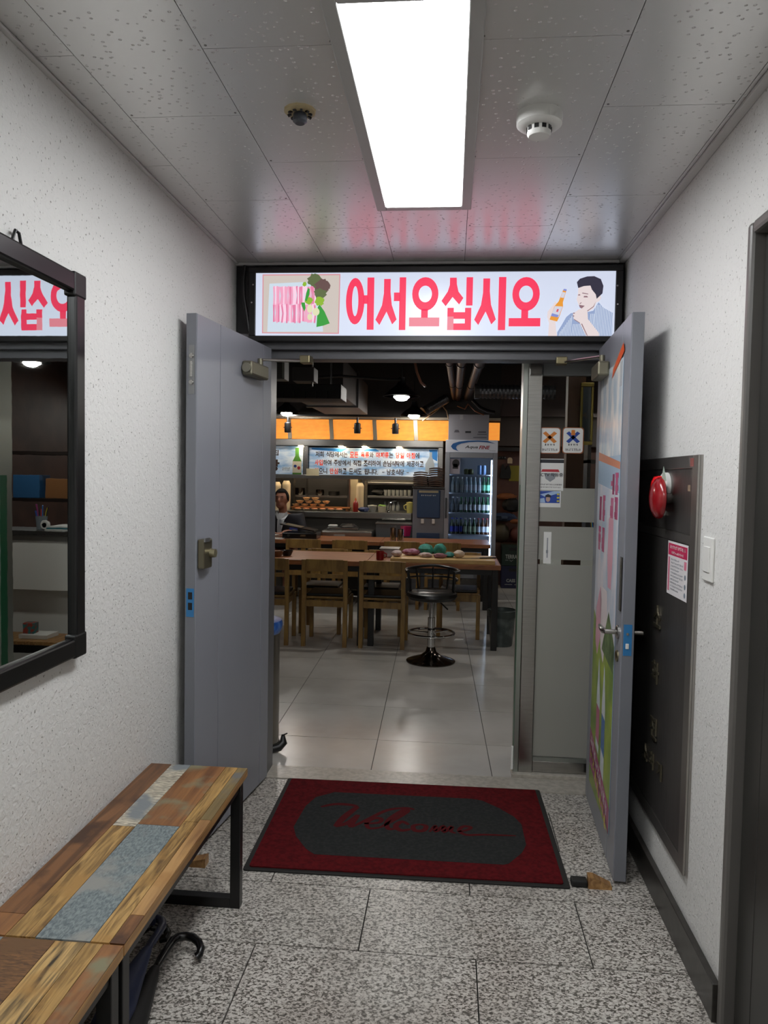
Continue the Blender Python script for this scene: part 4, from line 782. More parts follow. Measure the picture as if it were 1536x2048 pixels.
# ------------------------------------------------------------------ second row table items
zs2 = .751
a = at(606,1070,8.80); t = thing('table_grill', 'black tabletop gas grill with tilted lid before the man in a suit', 'grill', (a.x,8.80,zs2))
MB().box(a.x-.22,a.x+.19,8.65,8.95,zs2,zs2+.07).build('grill_body', mat('black_enamel','#101012',.25), t, bevel=.01)
MB().add([(a.x-.25,8.65,zs2+.16),(a.x+.16,8.65,zs2+.085),(a.x+.16,8.93,zs2+.085),(a.x-.25,8.93,zs2+.16),(a.x-.25,8.65,zs2+.175),(a.x+.16,8.65,zs2+.10),(a.x+.16,8.93,zs2+.10),(a.x-.25,8.93,zs2+.175)], [(3,2,1,0),(4,5,6,7),(0,1,5,4),(1,2,6,5),(2,3,7,6),(3,0,4,7)]).build('tilted_lid', mat('black_enamel','#101012'), t, bevel=.004)
MB().add([(a.x-.20,8.67,zs2+.168),(a.x-.0,8.67,zs2+.131),(a.x-.0,8.89,zs2+.131),(a.x-.20,8.89,zs2+.168)], [(0,1,2,3)]).build('bright_edge_plate', mat('warm_steel','#a8a08a',.3,.9), t)
MB().box(a.x+.0,a.x+.06,8.646,8.6495,zs2+.03,zs2+.05).build('name_plate', steel, t); MB().cyl((a.x-.14,8.65,zs2+.04),(a.x-.14,8.63,zs2+.04),.018).build('control_knob', chrome, t, True)
for k in range(5): MB().bar((a.x+.02+k*.03,8.69,zs2+.118-k*.0055),(a.x+.02+k*.03,8.91,zs2+.118-k*.0055),.008).build('grate_bar', steel_d, t)
for px, h_, r_, lb in ((786,.155,.035,'tall stainless canister on the second table, left of two'),(801,.14,.038,'stainless canister with spoon handles on the second table, right of two')):
    a = at(px,1082,8.68); t = thing('steel_canister', lb, 'canister', (a.x,8.68,zs2), group='stainless canisters')
    MB().lathe([(r_,0),(r_,h_),(r_-.003,h_),(r_-.003,.01),(0,.01)], (a.x,8.68,zs2), 24).build('canister_body', chrome, t, True)
    for k in range(3): MB().bar((a.x-.012+k*.01,8.68,zs2+.05),(a.x+.01+k*.012,8.68,zs2+h_+.03),.006,.002).build('spoon_handle', steel, t)
a = at(556,1082,8.62); tag(MB().box(a.x-.1,a.x+.07,8.54,8.68,zs2,zs2+.006).build('menu_sheet', paper), 'white menu sheet on the second table near the left door leaf', 'paper')
a = at(552,1073,8.9); tag(MB().lathe([(.04,0),(.06,.03),(.055,.03),(.035,.006),(0,.006)], (a.x,8.82,zs2+.0), 20).build('bowl', paper, smooth=True), 'white bowl on the second table before the man in a suit', 'bowl')
# ------------------------------------------------------------------ kitchen counter
KY = 9.75
zc = at(700,1024,KY).z; ze = at(700,1037,KY).z; kx0 = at(500,1030,KY).x; kx1 = at(824,1030,KY).x
t = thing('kitchen_counter', 'long stainless kitchen counter below the blue banner', 'counter', ((kx0+kx1)/2, KY+.3, 0))
MB().box(kx0,kx1,KY,KY+.55,ze,zc).build('counter_top', steel_h, t, bevel=.012)
MB().box(kx0,kx1,KY+.05,KY+.5,.0,ze-.001).build('counter_body', mat('counter_grey_panel','#4b4844',.45,.5), t)
ux0 = at(642,1060,9.25).x; ux1 = at(744,1060,9.25).x; uz = at(700,1062,9.25).z
t = thing('undercounter_fridge', 'low stainless work table with rounded front rail before the counter', 'work table', ((ux0+ux1)/2,9.4,0))
MB().box(ux0,ux1,9.25,9.7,uz-.10,uz).build('table_top', steel_h, t, bevel=.02); MB().box(ux0+.01,ux1-.01,9.28,9.69,.08,uz-.101).build('cabinet_body', mat('counter_grey_panel','#4b4844'), t)
for x in (ux0+.05,ux1-.05): MB().cyl((x,9.33,0),(x,9.33,.08),.02).build('foot', black, t)
MB().box(at(668,1070,9.25).x, at(690,1070,9.25).x, 9.243,9.249, uz-.075, uz-.045).build('name_plate', mat('pale_plate','#b0aca6',.3), t)
a = at(690,1056,9.45); t = thing('griddle_pan', 'black griddle in a flat steel tray on the low work table', 'pan', (a.x,9.45,uz))
MB().box(a.x-.22,a.x+.18,9.36,9.56,uz+.001,uz+.035).build('tray', steel, t, bevel=.01); MB().lathe([(.11,.036),(.12,.04),(.08,.075),(0,.082)], (a.x+.04,9.46,uz), 24).build('griddle_dome', black, t, True); MB().box(a.x-.21,a.x-.10,9.4,9.5,uz+.036,uz+.06).build('folded_towel', paper, t, bevel=.008)
# sink cabinet right part
sx0 = at(752,1060,9.45).x; sx1 = at(824,1060,9.45).x; sz = at(780,1049,9.45).z
t = thing('sink_cabinet', 'grey steel sink cabinet under the counter beside the water dispenser', 'cabinet', ((sx0+sx1)/2,9.55,0))
MB().box(sx0,sx1,9.45,9.74,0,sz).build('cabinet_body', mat('sink_grey_panel','#65686a',.4,.5), t, bevel=.004); MB().box(sx0-.01,sx1,9.44,9.74,sz+.001,sz+.02).build('cabinet_top', steel_h, t, bevel=.003); MB().cyl((sx0+.06,9.62,sz+.06),(sx1-.1,9.62,sz+.06),.012).build('towel_rail', steel, t)
a = at(788,1030,9.72); fz = zc
t = thing('faucet', 'curved chrome kitchen faucet at the right end of the counter', 'faucet', (at(777,1030,9.80).x,9.8,zc))
fx = at(777,1030,9.80).x; MB().lathe([(.02,0),(.018,.02),(.01,.04)], (fx,9.8,zc), 14).build('faucet_base', chrome, t, True)
MB().tube([(fx,9.8,zc+.03),(fx+.01,9.8,zc+.10),(fx+.035,9.8,zc+.14),(fx+.07,9.8,zc+.16),(fx+.10,9.8,zc+.155)], .008, 8).build('spout', chrome, t, True)
def pot(name, label, cat, px, py0, py1, Y, wpx, m, z=None, taper=.85, lidm=None, group=None):
    a = at(px, py1, Y); r = wpx/2/FPX*Y; h_ = (py1-py0)/FPX*Y; z = a.z if z is None else z
    t = thing(name, label, cat, (a.x, Y, z), group=group)
    MB().lathe([(r*taper,0),(r,h_),(r*.93,h_),(r*taper*.9,.01),(0,.01)], (a.x,Y,z), 20).build('body', m, t, True)
    if lidm: MB().lathe([(r*1.04,h_+.001),(r*1.04,h_+.012),(r*.2,h_+.02),(0,h_+.02)], (a.x,Y,z), 20).build('lid', lidm, t, True)
    return t
grt = mat('grey_tub','#85837c',.5); crt = mat('cream_tub','#b0a68e',.5)
pot('food_tub','grey tub with pale lid on the steel counter','tub',744.5,1013,1024,9.95,18,grt,zc,.8,mat('pale_lid','#a8a498',.4),'tubs on the counter'); pot('food_tub','cream tub filled with green onions on the counter','tub',764,1013,1025,9.9,18,crt,zc,.8,None,'tubs on the counter')
a = at(764,1012,9.9); tag(MB().blob((a.x,9.9,zc+.086),(.05,.05,.015),10,.4,4).build('chopped_greens', mat('green_onion','#5a7a2a',.6)), 'heap of green onions in the cream tub', 'vegetables')
a = at(820,1045,9.42); t = pot('water_jug','pale yellow jug standing at the right end of the sink','jug',819,1019,1038,9.9,13,mat('yellow_plastic','#b0a45c',.4),zc,.9,mat('yellow_plastic','#b0a45c',.4))
MB().tube([(at(819,1030,9.9).x-.04,9.9,zc+.11),(at(819,1030,9.9).x-.075,9.9,zc+.09),(at(819,1030,9.9).x-.07,9.9,zc+.05),(at(819,1030,9.9).x-.04,9.9,zc+.03)], .008, 8).build('handle', mat('yellow_plastic','#b0a45c'), t, True)
a = at(812,1072,9.43); tag(MB().lathe([(.045,0),(.06,.12),(.064,.125),(.056,.125),(.042,.01),(0,.01)], (at(812,1060,9.40).x,9.385,at(812,1072,9.40).z), 4, sx=1.15).build('pink_container', mat('magenta_plastic','#c02a68',.4)), 'magenta plastic container hanging on the sink cabinet rail', 'container')
# red sauce bottle
a = at(711,1024,9.85); t = thing('sauce_bottle','red squeeze bottle of sauce on the counter','bottle',(a.x,9.85,zc))
MB().lathe([(.034,0),(.036,.01),(.036,.10),(.03,.125),(.016,.145)], (a.x,9.85,zc), 20).build('bottle_body', mat('red_sauce','#7e1c12',.3), t, True); MB().lathe([(.016,.146),(.014,.16),(.005,.185)], (a.x,9.85,zc), 14).build('nozzle', mat('orange_cap','#a8502a',.4), t, True)
a = at(727,1022,9.88); tag(MB().blob((a.x,9.88,zc+.03),(.075,.05,.032),14,.3,12).build('blue_cloth', mat('dark_blue_cloth','#1d2c52',.7), smooth=True), 'crumpled dark blue cloth on the counter behind the sauce bottle', 'cloth')
# dishes on the counter
t = thing('dish_shelf','narrow brown wooden serving shelf on the counter holding side dishes','shelf',(at(620,1015,10.0).x,10.0,zc))
dx0, dx1 = at(583,1014,10.0).x, at(699,1014,10.0).x; dz = at(640,1014,10.0).z
MB().box(dx0,dx1,9.93,10.2,dz-.012,dz).build('board', wood('serving_wood','#8a5326','#b0703a','#9a602e',10,2,.4,(1,8,8)), t); 
for x in (dx0+.03,dx1-.03): MB().box(x-.015,x+.015,9.95,10.18,zc+.001,dz-.0121).build('support', MATS['serving_wood'], t)
pd = thing('side_dish_bowl','', 'bowl',(0,0,0),group='side dishes on the serving shelf'); cream = mat('cream_melamine','#d8c6a2',.35)
MB().lathe([(.025,0),(.03,.003),(.055,.035),(.052,.035),(.028,.008),(0,.008)],(0,0,0),18).build('dish', cream, pd, True); MB().blob((0,0,.028),(.044,.044,.012),10,.3,5).build('food', mat('side_dish_food','#b78a5c',.6,noise=('#d2b088',30,(1,1,1),.4,.6)), pd, True)
sp = []
for row, (n_, z_, x_) in enumerate(((4,dz+.001,592),(4,dz+.046,600),(2,dz+.09,613))):
    nm = ('bottom','middle','top')[row]
    for k in range(n_): a = at(x_+k*17.3, 1012, 10.05); sp.append(((a.x,10.05,z_),0,'cream side dish bowl, %s from the left in the %s row of the pyramid' % (ORD[k], nm)))
place(pd, sp)
fd = thing('side_dish_bowl','', 'bowl',(0,0,0),group='side dishes along the counter edge')
MB().lathe([(.03,0),(.035,.003),(.052,.028),(.049,.028),(.033,.008),(0,.008)],(0,0,0),18).build('dish', cream, fd, True); MB().blob((0,0,.024),(.042,.042,.014),10,.3,6).build('food', mat('kimchi_food','#b5603a',.6,noise=('#d29a70',30,(1,1,1),.4,.6)), fd, True)
place(fd, [((at(596+k*16.5,1020,9.86).x,9.86,zc+.001),0,'small filled side dish, %s from the left along the counter edge' % ORD[k]) for k in range(6)])
# stacks of cream bowls: each bowl a thing
def stack(px, ytop, ybot, Y, wpx, label, pitch=.0165, z=None):
    a = at(px, ybot, Y); r = wpx/2/FPX*Y; z = a.z if z is None else z; n_ = int((at(px,ytop,Y).z-z-.03)/pitch)
    me = MB().lathe([(r*.55,.045),(r*.62,.05),(r,.0),(r*.96,.0),(r*.6,.04)],(0,0,0),18)
    o = me.build('bowl', mat('warm_white_melamine','#e0cfae',.35), smooth=True); tag(o,label,'bowl','bowls in '+label)
    place(o, [((a.x,Y,z+k*pitch),0,'upturned cream bowl, %s from the bottom of %s' % (ORD[k], label)) for k in range(max(n_,2))])
stack(553,963,1003,10.05,19,'the stack directly above the suited man',.018,zc)
stack(572.5,961,1003,10.05,18,'the stack right of the suited man',.018,zc)
stack(719.5,965,1024,10.05,16.5,'the tall stack behind the sauce bottle',.0175,zc)
# ------------------------------------------------------------------ kitchen openings, shelves
st(MB().box(at(500,1000,10.85).x, at(860,1000,10.85).x, 10.85, 10.95, 0, 2.3).build('wall_kitchen', mat('dark_kitchen_wall','#232120',.5)), 'dark wall at the back of the kitchen')
t = thing('kitchen_shelf_unit','stainless shelf unit in the kitchen behind the sink','shelf',(at(780,1000,10.45).x,10.5,zc))
rx0, rx1 = at(735,1000,10.3).x, at(832,1000,10.3).x
for py in (965,992,1022): z_ = at(780,py,10.3).z; MB().box(rx0,rx1,10.3,10.6,z_-.03,z_).build('shelf_board', steel_h, t, bevel=.003)
MB().box(rx0-.04,rx0-.001,10.28,10.6,zc+.0,1.52).build('side_post', steel, t); MB().box(rx0,rx1,10.6,10.62,zc,1.52).build('back_panel', mat('shelf_back_grey','#6c6a66',.4,.6), t)
z1_ = at(780,992,10.3).z
gm = mat('drinking_glass','#b9bdbb',.08,alpha=.55)
gg = MB().lathe([(.022,0),(.024,.004),(.028,.085),(.026,.085),(.02,.008),(0,.008)],(0,0,0),14).build('drinking_glass', gm, smooth=True); tag(gg,'clear drinking glass on the upper kitchen shelf','glass','glasses on the kitchen shelf')
place(gg, [((at(771+k*8.0,985,10.38).x,10.38,z1_+.001),0,'clear drinking glass, %s from the left on the upper kitchen shelf' % ORD[k]) for k in range(7)])
a = at(758,985,10.38); tag(MB().blob((a.x,10.40,z1_+.05),(.09,.06,.05),12,.35,21).build('black_bag', black, smooth=True), 'crumpled black bag on the upper kitchen shelf', 'bag')
z2_ = at(780,1022,10.3).z
gb = MB().lathe([(.026,0),(.028,.004),(.028,.07),(.012,.1),(.012,.125),(0,.125)],(0,0,0),14).build('glass_bottle', gm, smooth=True); tag(gb,'small clear bottle on the lower kitchen shelf behind the faucet','bottle','clear bottles on the kitchen shelf')
place(gb, [((at(770+k*8.6,1010,10.38).x,10.38,z2_+.001),0,'small clear bottle, %s from the left on the lower kitchen shelf' % ORD[k]) for k in range(4)])
t = thing('kitchen_rack','dark metal rack behind the serving shelf in the kitchen','shelf',(at(645,990,10.5).x,10.5,zc))
qx0, qx1 = at(588,1000,10.4).x, at(697,1000,10.4).x
MB().box(qx0,qx1,10.4,10.65,at(640,991,10.4).z-.025,at(640,991,10.4).z).build('shelf_board', steel_h, t); 
for px in (589,614,697): x = at(px,980,10.38).x; MB().box(x-.014,x+.014,10.36,10.39,0,1.5).build('post', steel, t)
z3_ = at(640,991,10.4).z
for k, (px, r_, h_, m_, lb) in enumerate(((600,.07,.10,steel_d,'dark steel pot on the kitchen rack at the left'),(640,.06,.08,steel_d,'dark steel pot on the kitchen rack in the middle'),(668,.08,.06,black,'black pan on the kitchen rack at the right'))):
    a = at(px,985,10.52); tag(MB().lathe([(r_*.9,0),(r_,.01),(r_,h_),(r_*.94,h_),(r_*.9,.012),(0,.012)],(a.x,10.52,z3_+.001),20).build('cooking_pot', m_, smooth=True), lb, 'pot','pots on the kitchen rack')
t = thing('divider_panel','cream painted divider panel between the two kitchen openings','panel',(at(706,990,10.2).x,10.2,zc)); MB().box(at(701,990,10.2).x,at(716,990,10.2).x,10.18,10.6,zc,1.51).build('panel', mat('cream_panel','#b0a488',.5), t)
MB().box(at(699,990,10.2).x,at(701,990,10.2).x,10.15,10.6,zc,1.51).build('edge_strip', mat('brown_strip','#4a3028',.5), t)
# ------------------------------------------------------------------ steel fascia, banners and orange light panels
HY = 9.72
def X(px, Y=HY, py=900): return at(px, py, Y).x
def Zp(py, Y=HY, px=720): return at(px, py, Y).z
FH = Fr((0,HY,0),(1,0,0),(0,0,1))
t = thing('steel_fascia','stainless fascia frame around the banners above the kitchen counter','fascia',(X(700),HY,Zp(959)))
MB().box(X(500),X(886),HY+.0,HY+.13,Zp(959),Zp(951)).build('lower_beam', steel_h, t, bevel=.004)
MB().box(X(500),X(886),HY-.02,HY+.13,Zp(893),Zp(880)).build('upper_beam', steel_h, t, bevel=.004)
for a, c_ in ((606,616),(877,886)): MB().box(X(a),X(c_),HY,HY+.1,Zp(951)+.001,Zp(893)-.001).build('upright', steel, t, bevel=.003)
MB().box(X(500),X(886),HY+.11,HY+.13,Zp(951)+.001,Zp(893)-.001).build('back_sheet', steel_d, t)
for px in (602,682,729,798): MB().lathe([(.035,0),(.03,.012),(0,.014)],(X(px),HY-.05+.04,Zp(893)),16,(0,0,-1)).build('downlight', mat('warm_downlight','#fff0d0',.4,emit=(1,.78,.5),es=60.0), t, True)
def banner(name, label, px0, px1, py0, py1, n):
    u0,u1,v0,v1 = X(px0),X(px1),Zp(py1),Zp(py0); t = thing(name,label,'banner',((u0+u1)/2,HY+.05,v0),group='banners above the counter')
    F = Fr((u0,HY+.05,v0),(1,0,0),(0,0,1)); w_,h_ = u1-u0,v1-v0
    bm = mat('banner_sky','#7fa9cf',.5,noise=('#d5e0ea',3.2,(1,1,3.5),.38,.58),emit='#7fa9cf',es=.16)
    MB().fbox(F,0,w_,0,h_,-.01,0).build('banner_sheet', bm, t); return t,F,w_,h_
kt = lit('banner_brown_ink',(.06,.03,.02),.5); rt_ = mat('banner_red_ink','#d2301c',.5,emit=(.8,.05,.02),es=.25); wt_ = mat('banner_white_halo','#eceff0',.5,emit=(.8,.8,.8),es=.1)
kt = mat('banner_dark_ink','#3a2418',.6)
t,F,w_,h_ = banner('banner','wide sky-blue banner with three lines of Korean writing above the counter',617,876,896,956,1)
prt(F,w_,h_,t,mat('banner_blue_patch','#2f7cc0',.5,emit=(.03,.2,.5),es=.15),[[(.02,.93),(.25,.86),(.3,.98),(.02,.99)],[(.42,.9),(.55,.9),(.52,.98),(.45,.98)],[(.95,.7),(.995,.6),(.995,.98),(.93,.98)]],.001,'sky_patch')
prt(F,w_,h_,t,mat('banner_grass','#6f9a3c',.5),[[(.62,.0),(.99,.0),(.99,.05),(.62,.08)]],.001,'grass_strip')
def run(F, segs, x, z, hh, pitch):
    for s_, red_ in segs:
        for ch in s_:
            if ch == ' ': x += pitch*.5; continue
            if ch in '-.': wd_ = pitch*.55
            else: wd_ = pitch*.92
            if red_: ink_['w'].append((ch, x, z, wd_, hh)); 
            ink_['r' if red_ else 'k'].append((ch, x, z, wd_, hh)); x += wd_/.92
ink_ = {'k':[], 'r':[], 'w':[]}
P_ = w_*.0338; Hh = h_*.195
run(F, [('저희 식당에서는 ',0),('모든 육류',1),('와 ',0),('야채류',1),('는 ',0),('당일 아침',1),('에',0)], w_*.05, h_*.68, Hh, P_)
run(F, [('사입',1),('하여 주방에서 직접 조리하여 손님식탁에 제공하고',0)], w_*.045, h_*.40, Hh, P_*.985)
run(F, [('있',1),('으니 ',0),('안심',1),('하고 드셔도 됩니다.',0),(' - 남호식당 -',0)], w_*.045, h_*.12, Hh, P_)
for k, m_, nn_, bo in (('w',wt_,.0014,.07),('k',kt,.0018,.022),('r',rt_,.0018,.032)):
    bb = MB()
    for ch,x,z,wd_,hh in ink_[k]:
        e = .004 if k == 'w' else 0
        if ch == '-': bb.poly(F,[(x,z+hh*.4),(x+wd_,z+hh*.4),(x+wd_,z+hh*.5),(x,z+hh*.5)],nn_); continue
        if ch == '.': bb.poly(F,[(x,z),(x+.008,z),(x+.008,z+.012),(x,z+.012)],nn_); continue
        text(ch,F,x-e,z-e,x+wd_+e,z+hh+e,m_,parent=bb,bold=bo,n=nn_)
    o = bb.build({'w':'white_halo_print','k':'dark_lettering','r':'red_lettering'}[k], m_, t); o['kind'] = 'stuff'
prt(F,w_,h_,t,mat('banner_bottle_grey','#aab0b2',.5),[[(.905,.2),(.975,.2),(.975,.5),(.955,.75),(.955,.9),(.935,.9),(.935,.75),(.905,.5)]],.0012,'bottle_print')
t,F,w_,h_ = banner('banner','blue banner with a green bottle picture, partly hidden by the left door leaf',500,605,894,955,2)
prt(F,w_,h_,t,mat('bottle_green_print','#4f8a34',.5),[[(.80,.05),(.97,.05),(.97,.5),(.92,.68),(.92,.95),(.85,.95),(.85,.68),(.80,.5)]],.0012,'bottle_print'); prt(F,w_,h_,t,mat('cream_label_print','#d8d2c0',.5),[[(.80,.12),(.97,.12),(.97,.5),(.80,.5)]],.0014,'bottle_label_print')
prt(F,w_,h_,t,bluei,[ell(.85,.34,.03,.05,10)],.0016,'label_dot'); prt(F,w_,h_,t,redi,[ell(.92,.28,.03,.06,10)],.0016,'label_dot')
text('집',F,w_*.42,h_*.68,w_*.53,h_*.87,kt,'lettering',t,.03,.0014); text('당',F,w_*.33,h_*.16,w_*.55,h_*.55,kt,'lettering',t,.05,.0014); scrib(F,w_*.6,h_*.18,w_*.76,h_*.3,mat('grey_ink','#8b8f94'),t,6,.0014)
tag(MB().box(X(613,HY-.03),X(638,HY-.03),HY-.022,HY-.004,Zp(953),Zp(939)).build('folded_card', mat('cream_card','#d9cda8',.5)), 'cream folded card leaning against the fascia at the banner corner', 'card')
# orange translucent panels
op = mat('orange_lit_panel','#c77a20',.6,noise=('#e0982f',9,(1,1,3),.35,.65),emit=(1.0,.34,.05),es=.78)
gp_ = [500,577,661,748,830,899]
pan = MB().box(0,1,0,.01,0,1)
for k,(a,c_) in enumerate(zip(gp_,gp_[1:])):
    u0,u1 = X(a+3),X(c_-3); tag(MB().box(u0,u1,HY+.05,HY+.06,Zp(879),Zp(839)).build('orange_light_panel', op), ('glowing orange panel behind the left door leaf edge','glowing orange panel, second from the left door leaf','glowing orange panel above the wide banner, left of centre','glowing orange panel above the wide banner, right of centre','glowing orange panel beside the white carton on the fridge')[k], 'light panel', 'orange light panels')
tag(MB().box(X(976),X(999),HY+.05,HY+.06,Zp(877),Zp(842)).build('orange_light_panel', op), 'glowing orange panel right of the white carton on the fridge', 'light panel', 'orange light panels')
t = thing('panel_frame','pale metal frame with slanted mullions holding the orange panels','frame',(X(700),HY,Zp(880)))
for a in gp_[1:-1]: MB().bar((X(a+2),HY+.03,Zp(879)),(X(a-1),HY+.03,Zp(839)),.05,.02,(0,1,0)).build('mullion', mat('pale_mullion','#a59a88',.4,.5), t)
MB().box(X(500),X(1000),HY+.02,HY+.3,Zp(838),Zp(833)).build('top_rail', mat('pale_mullion','#a59a88'), t)
st(MB().box(X(500),X(1000),HY+.12,HY+.2,Zp(880),ZI).build('trim_5', mat('bulkhead_dark','#2a2320',.6)), 'dark bulkhead above the orange panels')
# track spotlights
t = thing('light_track','black ceiling track carrying the spotlights','track',(X(690),9.3,Zp(835,9.3))); MB().box(X(545,9.3),X(800,9.3),9.28,9.32,Zp(834,9.3),Zp(831,9.3)).build('track_bar', black, t)
MB().cyl((X(655,9.3),9.3,Zp(831,9.3)),(X(655,9.3),9.3,ZI),.01,n=8).build('track_hanger', black, t)
for px,lb in ((575,'black cylinder spotlight before the orange panel near the left door leaf'),(714,'black cylinder spotlight in the middle of the orange panels'),(790,'black cylinder spotlight to the left of the low pendant lamp')):
    x = X(px,9.3); t = thing('spotlight',lb,'spotlight',(x,9.3,Zp(868,9.3)),group='track spotlights'); z0_,z1_ = Zp(867,9.3),Zp(846,9.3)
    MB().lathe([(.038,0),(.042,.01),(.042,z1_-z0_-.012),(.03,z1_-z0_)],(x,9.3,z0_),18).build('lamp_body', black, t, True); MB().cyl((x,9.3,z1_),(x,9.3,Zp(835,9.3)),.014,n=10).build('stem', black, t)
    for s in (-1,1): MB().bar((x+s*.04,9.3,(z0_+z1_)/2),(x+s*.055,9.3,(z0_+z1_)/2),.01).build('swivel_pin', black, t)
# pendant lamps
def pendant(px, py, Y, d, label, zoff=0, P_=None):
    a = at(px, py, Y) if P_ is None else Vector(P_); t = thing('pendant_lamp', label, 'lamp', a, group='black pendant lamps'); r = d/2
    MB().lathe([(r,0),(r*.93,.012),(r*.62,.06),(r*.3,.10),(r*.2,.13),(r*.2,.17),(.0,.175)], a, 28).build('lamp_shade', mat('black_shade','#101012',.35), t, True)
    MB().lathe([(r*.99,.0),(r*.9,.008),(r*.6,.052),(r*.28,.09)], a, 28).build('shade_lining', mat('white_shade_lining','#cfd0d2',.5), t, True)
    MB().lathe([(0,-.042),(r*.25,-.034),(r*.42,-.008),(r*.42,.02),(r*.2,.055)], a, 20).build('bulb', mat('lit_bulb','#ffffff',.5,emit=(1,.96,.9),es=PEND), t, True)
    MB().cyl(a+Vector((0,0,.17)), (a.x,a.y,ZI), .005, n=8).build('cord', black, t)
pendant(803,793,6.8,.335,'black pendant lamp with bright bulb, largest in the doorway'); pendant(828,831,9.2,.335,'black pendant lamp hanging lower in front of the orange panels, right'); pendant(573,826,9.2,.335,'black pendant lamp before the orange panels beside the left door leaf')
pendant(0,0,0,.33,'black pendant lamp over the reception desk, seen in the mirror',P_=(1.75,6.4,2.46))
pendant(0,0,0,.33,'black pendant lamp just inside the doorway, hidden above the door head',P_=(.85,4.25,2.5))  # added lamp, out of view above the door head, brightens the desk front
pendant(0,0,0,.33,'black pendant lamp in the alcove, hidden behind the poster door',P_=(1.95,9.5,2.3))  # extra unseen lamp put in for the dark alcove
pendant(0,0,0,.33,'black pendant lamp over the hidden left part of the dining room',P_=(-2.5,7.3,2.3))  # extra unseen lamp that raises the dining room's brightness
t = thing('kitchen_fill_light','warm tube light behind the banners, lighting the kitchen counter','light',(X(680),9.93,Zp(893)))  # added unseen source that brightens the bowls and counter
MB().box(X(520),X(840),9.87,9.99,Zp(893)-.03,Zp(893)).build('housing', white, t); MB().cyl((X(525),9.93,Zp(893)-.045),(X(835),9.93,Zp(893)-.045),.014,n=10).build('tube', mat('lit_warm_tube','#fff2d8',.5,emit=(1,.8,.55),es=55.0), t, True)
# ------------------------------------------------------------------ drinks fridge
GY = 9.3
def fX(px, py=1000): return at(px, py, GY).x
def fZ(py, px=940): return at(px, py, GY).z
x0,x1 = fX(889),fX(993); zt_ = fZ(880); zd = fZ(905)
t = thing('drinks_fridge','white glass-door drinks fridge full of bottles','fridge',((x0+x1)/2,GY+.3,0)); fw_ = mat('fridge_white_grey','#9fa3ac',.35); fin = mat('fridge_liner','#c9ccd2',.4)
MB().box(x0,x0+.025,GY+.03,GY+.6,.05,zt_).build('side_panel', fw_, t); MB().box(x1-.025,x1,GY+.03,GY+.6,.05,zt_).build('side_panel', fw_, t); MB().box(x0+.026,x1-.026,GY+.57,GY+.6,.05,zt_).build('back_panel', fin, t)
MB().box(x0+.026,x1-.026,GY+.03,GY+.569,zt_-.03,zt_).build('top_panel', fw_, t); MB().box(x0+.026,x1-.026,GY+.03,GY+.569,.05,.25).build('base_panel', fw_, t)
hd = MB().box(x0,x1,GY-.005,GY+.029,zd,zt_).build('header_panel', mat('fridge_header','#c3c5cc',.35,emit=(.6,.62,.7),es=.12), t, bevel=.004)
FD = Fr((x0,GY-.006,zd),(1,0,0),(0,0,1)); w_,h_ = x1-x0, zt_-zd
sw_ = [(.26,.08),(.14,.25),(.10,.48),(.14,.70),(.25,.85),(.42,.95),(.62,.98),(.80,.95),(.95,.72),(.80,.82),(.62,.86),(.45,.82),(.30,.70),(.22,.55),(.20,.38),(.22,.2)]
prt(FD,w_,h_,hd,mat('swoosh_blue','#1660a8',.4),[sw_],.0012,'blue_swoosh')
text('Aqua',FD,w_*.37,h_*.27,w_*.62,h_*.56,ink,'brand_lettering',hd,.02,.0016,shear=.25); text('FINE',FD,w_*.64,h_*.27,w_*.85,h_*.56,redi,'brand_lettering',hd,.03,.0016,shear=.25); prt(FD,w_,h_,hd,ink,[[(.84,.14),(.96,.14),(.96,.16),(.84,.16)]],.0012,'small_print')
zb_ = fZ(1112)
dr = MB().box(x0,x0+.055,GY-.01,GY+.028,.26,zd-.004).build('door_stile', fw_, t, bevel=.003); MB().box(x1-.055,x1,GY-.01,GY+.028,.26,zd-.004).build('door_stile', fw_, t, bevel=.003)
MB().box(x0+.056,x1-.056,GY-.01,GY+.028,zd-.065,zd-.004).build('door_rail', fw_, t); MB().box(x0+.056,x1-.056,GY-.01,GY+.028,.26,.36).build('door_rail', fw_, t)
MB().box(x0+.056,x1-.056,GY+.005,GY+.010,.361,zd-.066).build('door_glass', glass, t)
MB().box(x0,x1,GY-.004,GY+.028,.05,.255).build('grille', steel_d, t); MB().box(x0+.008,x0+.03,GY-.035,GY-.011,1.0,1.25).build('door_handle', mat('dark_handle','#3d4046',.4), t, bevel=.004)
MB().box(x1-.075,x1-.062,GY+.035,GY+.05,.45,zd-.09).build('led_strip', mat('led_strip','#ffffff',.5,emit=(.62,.74,1.0),es=16.0), t); MB().box(x0+.04,x0+.05,GY+.035,GY+.05,.45,zd-.09).build('led_strip', mat('led_strip_dim','#ffffff',.5,emit=(.62,.74,1.0),es=2.0), t)
shelf = []
for py in (949,986,1026,1070): z_ = fZ(py); shelf.append(z_); MB().box(x0+.027,x1-.027,GY+.06,GY+.56,z_-.014,z_).build('shelf', mat('shelf_white_edge','#c9d0de',.3), t)
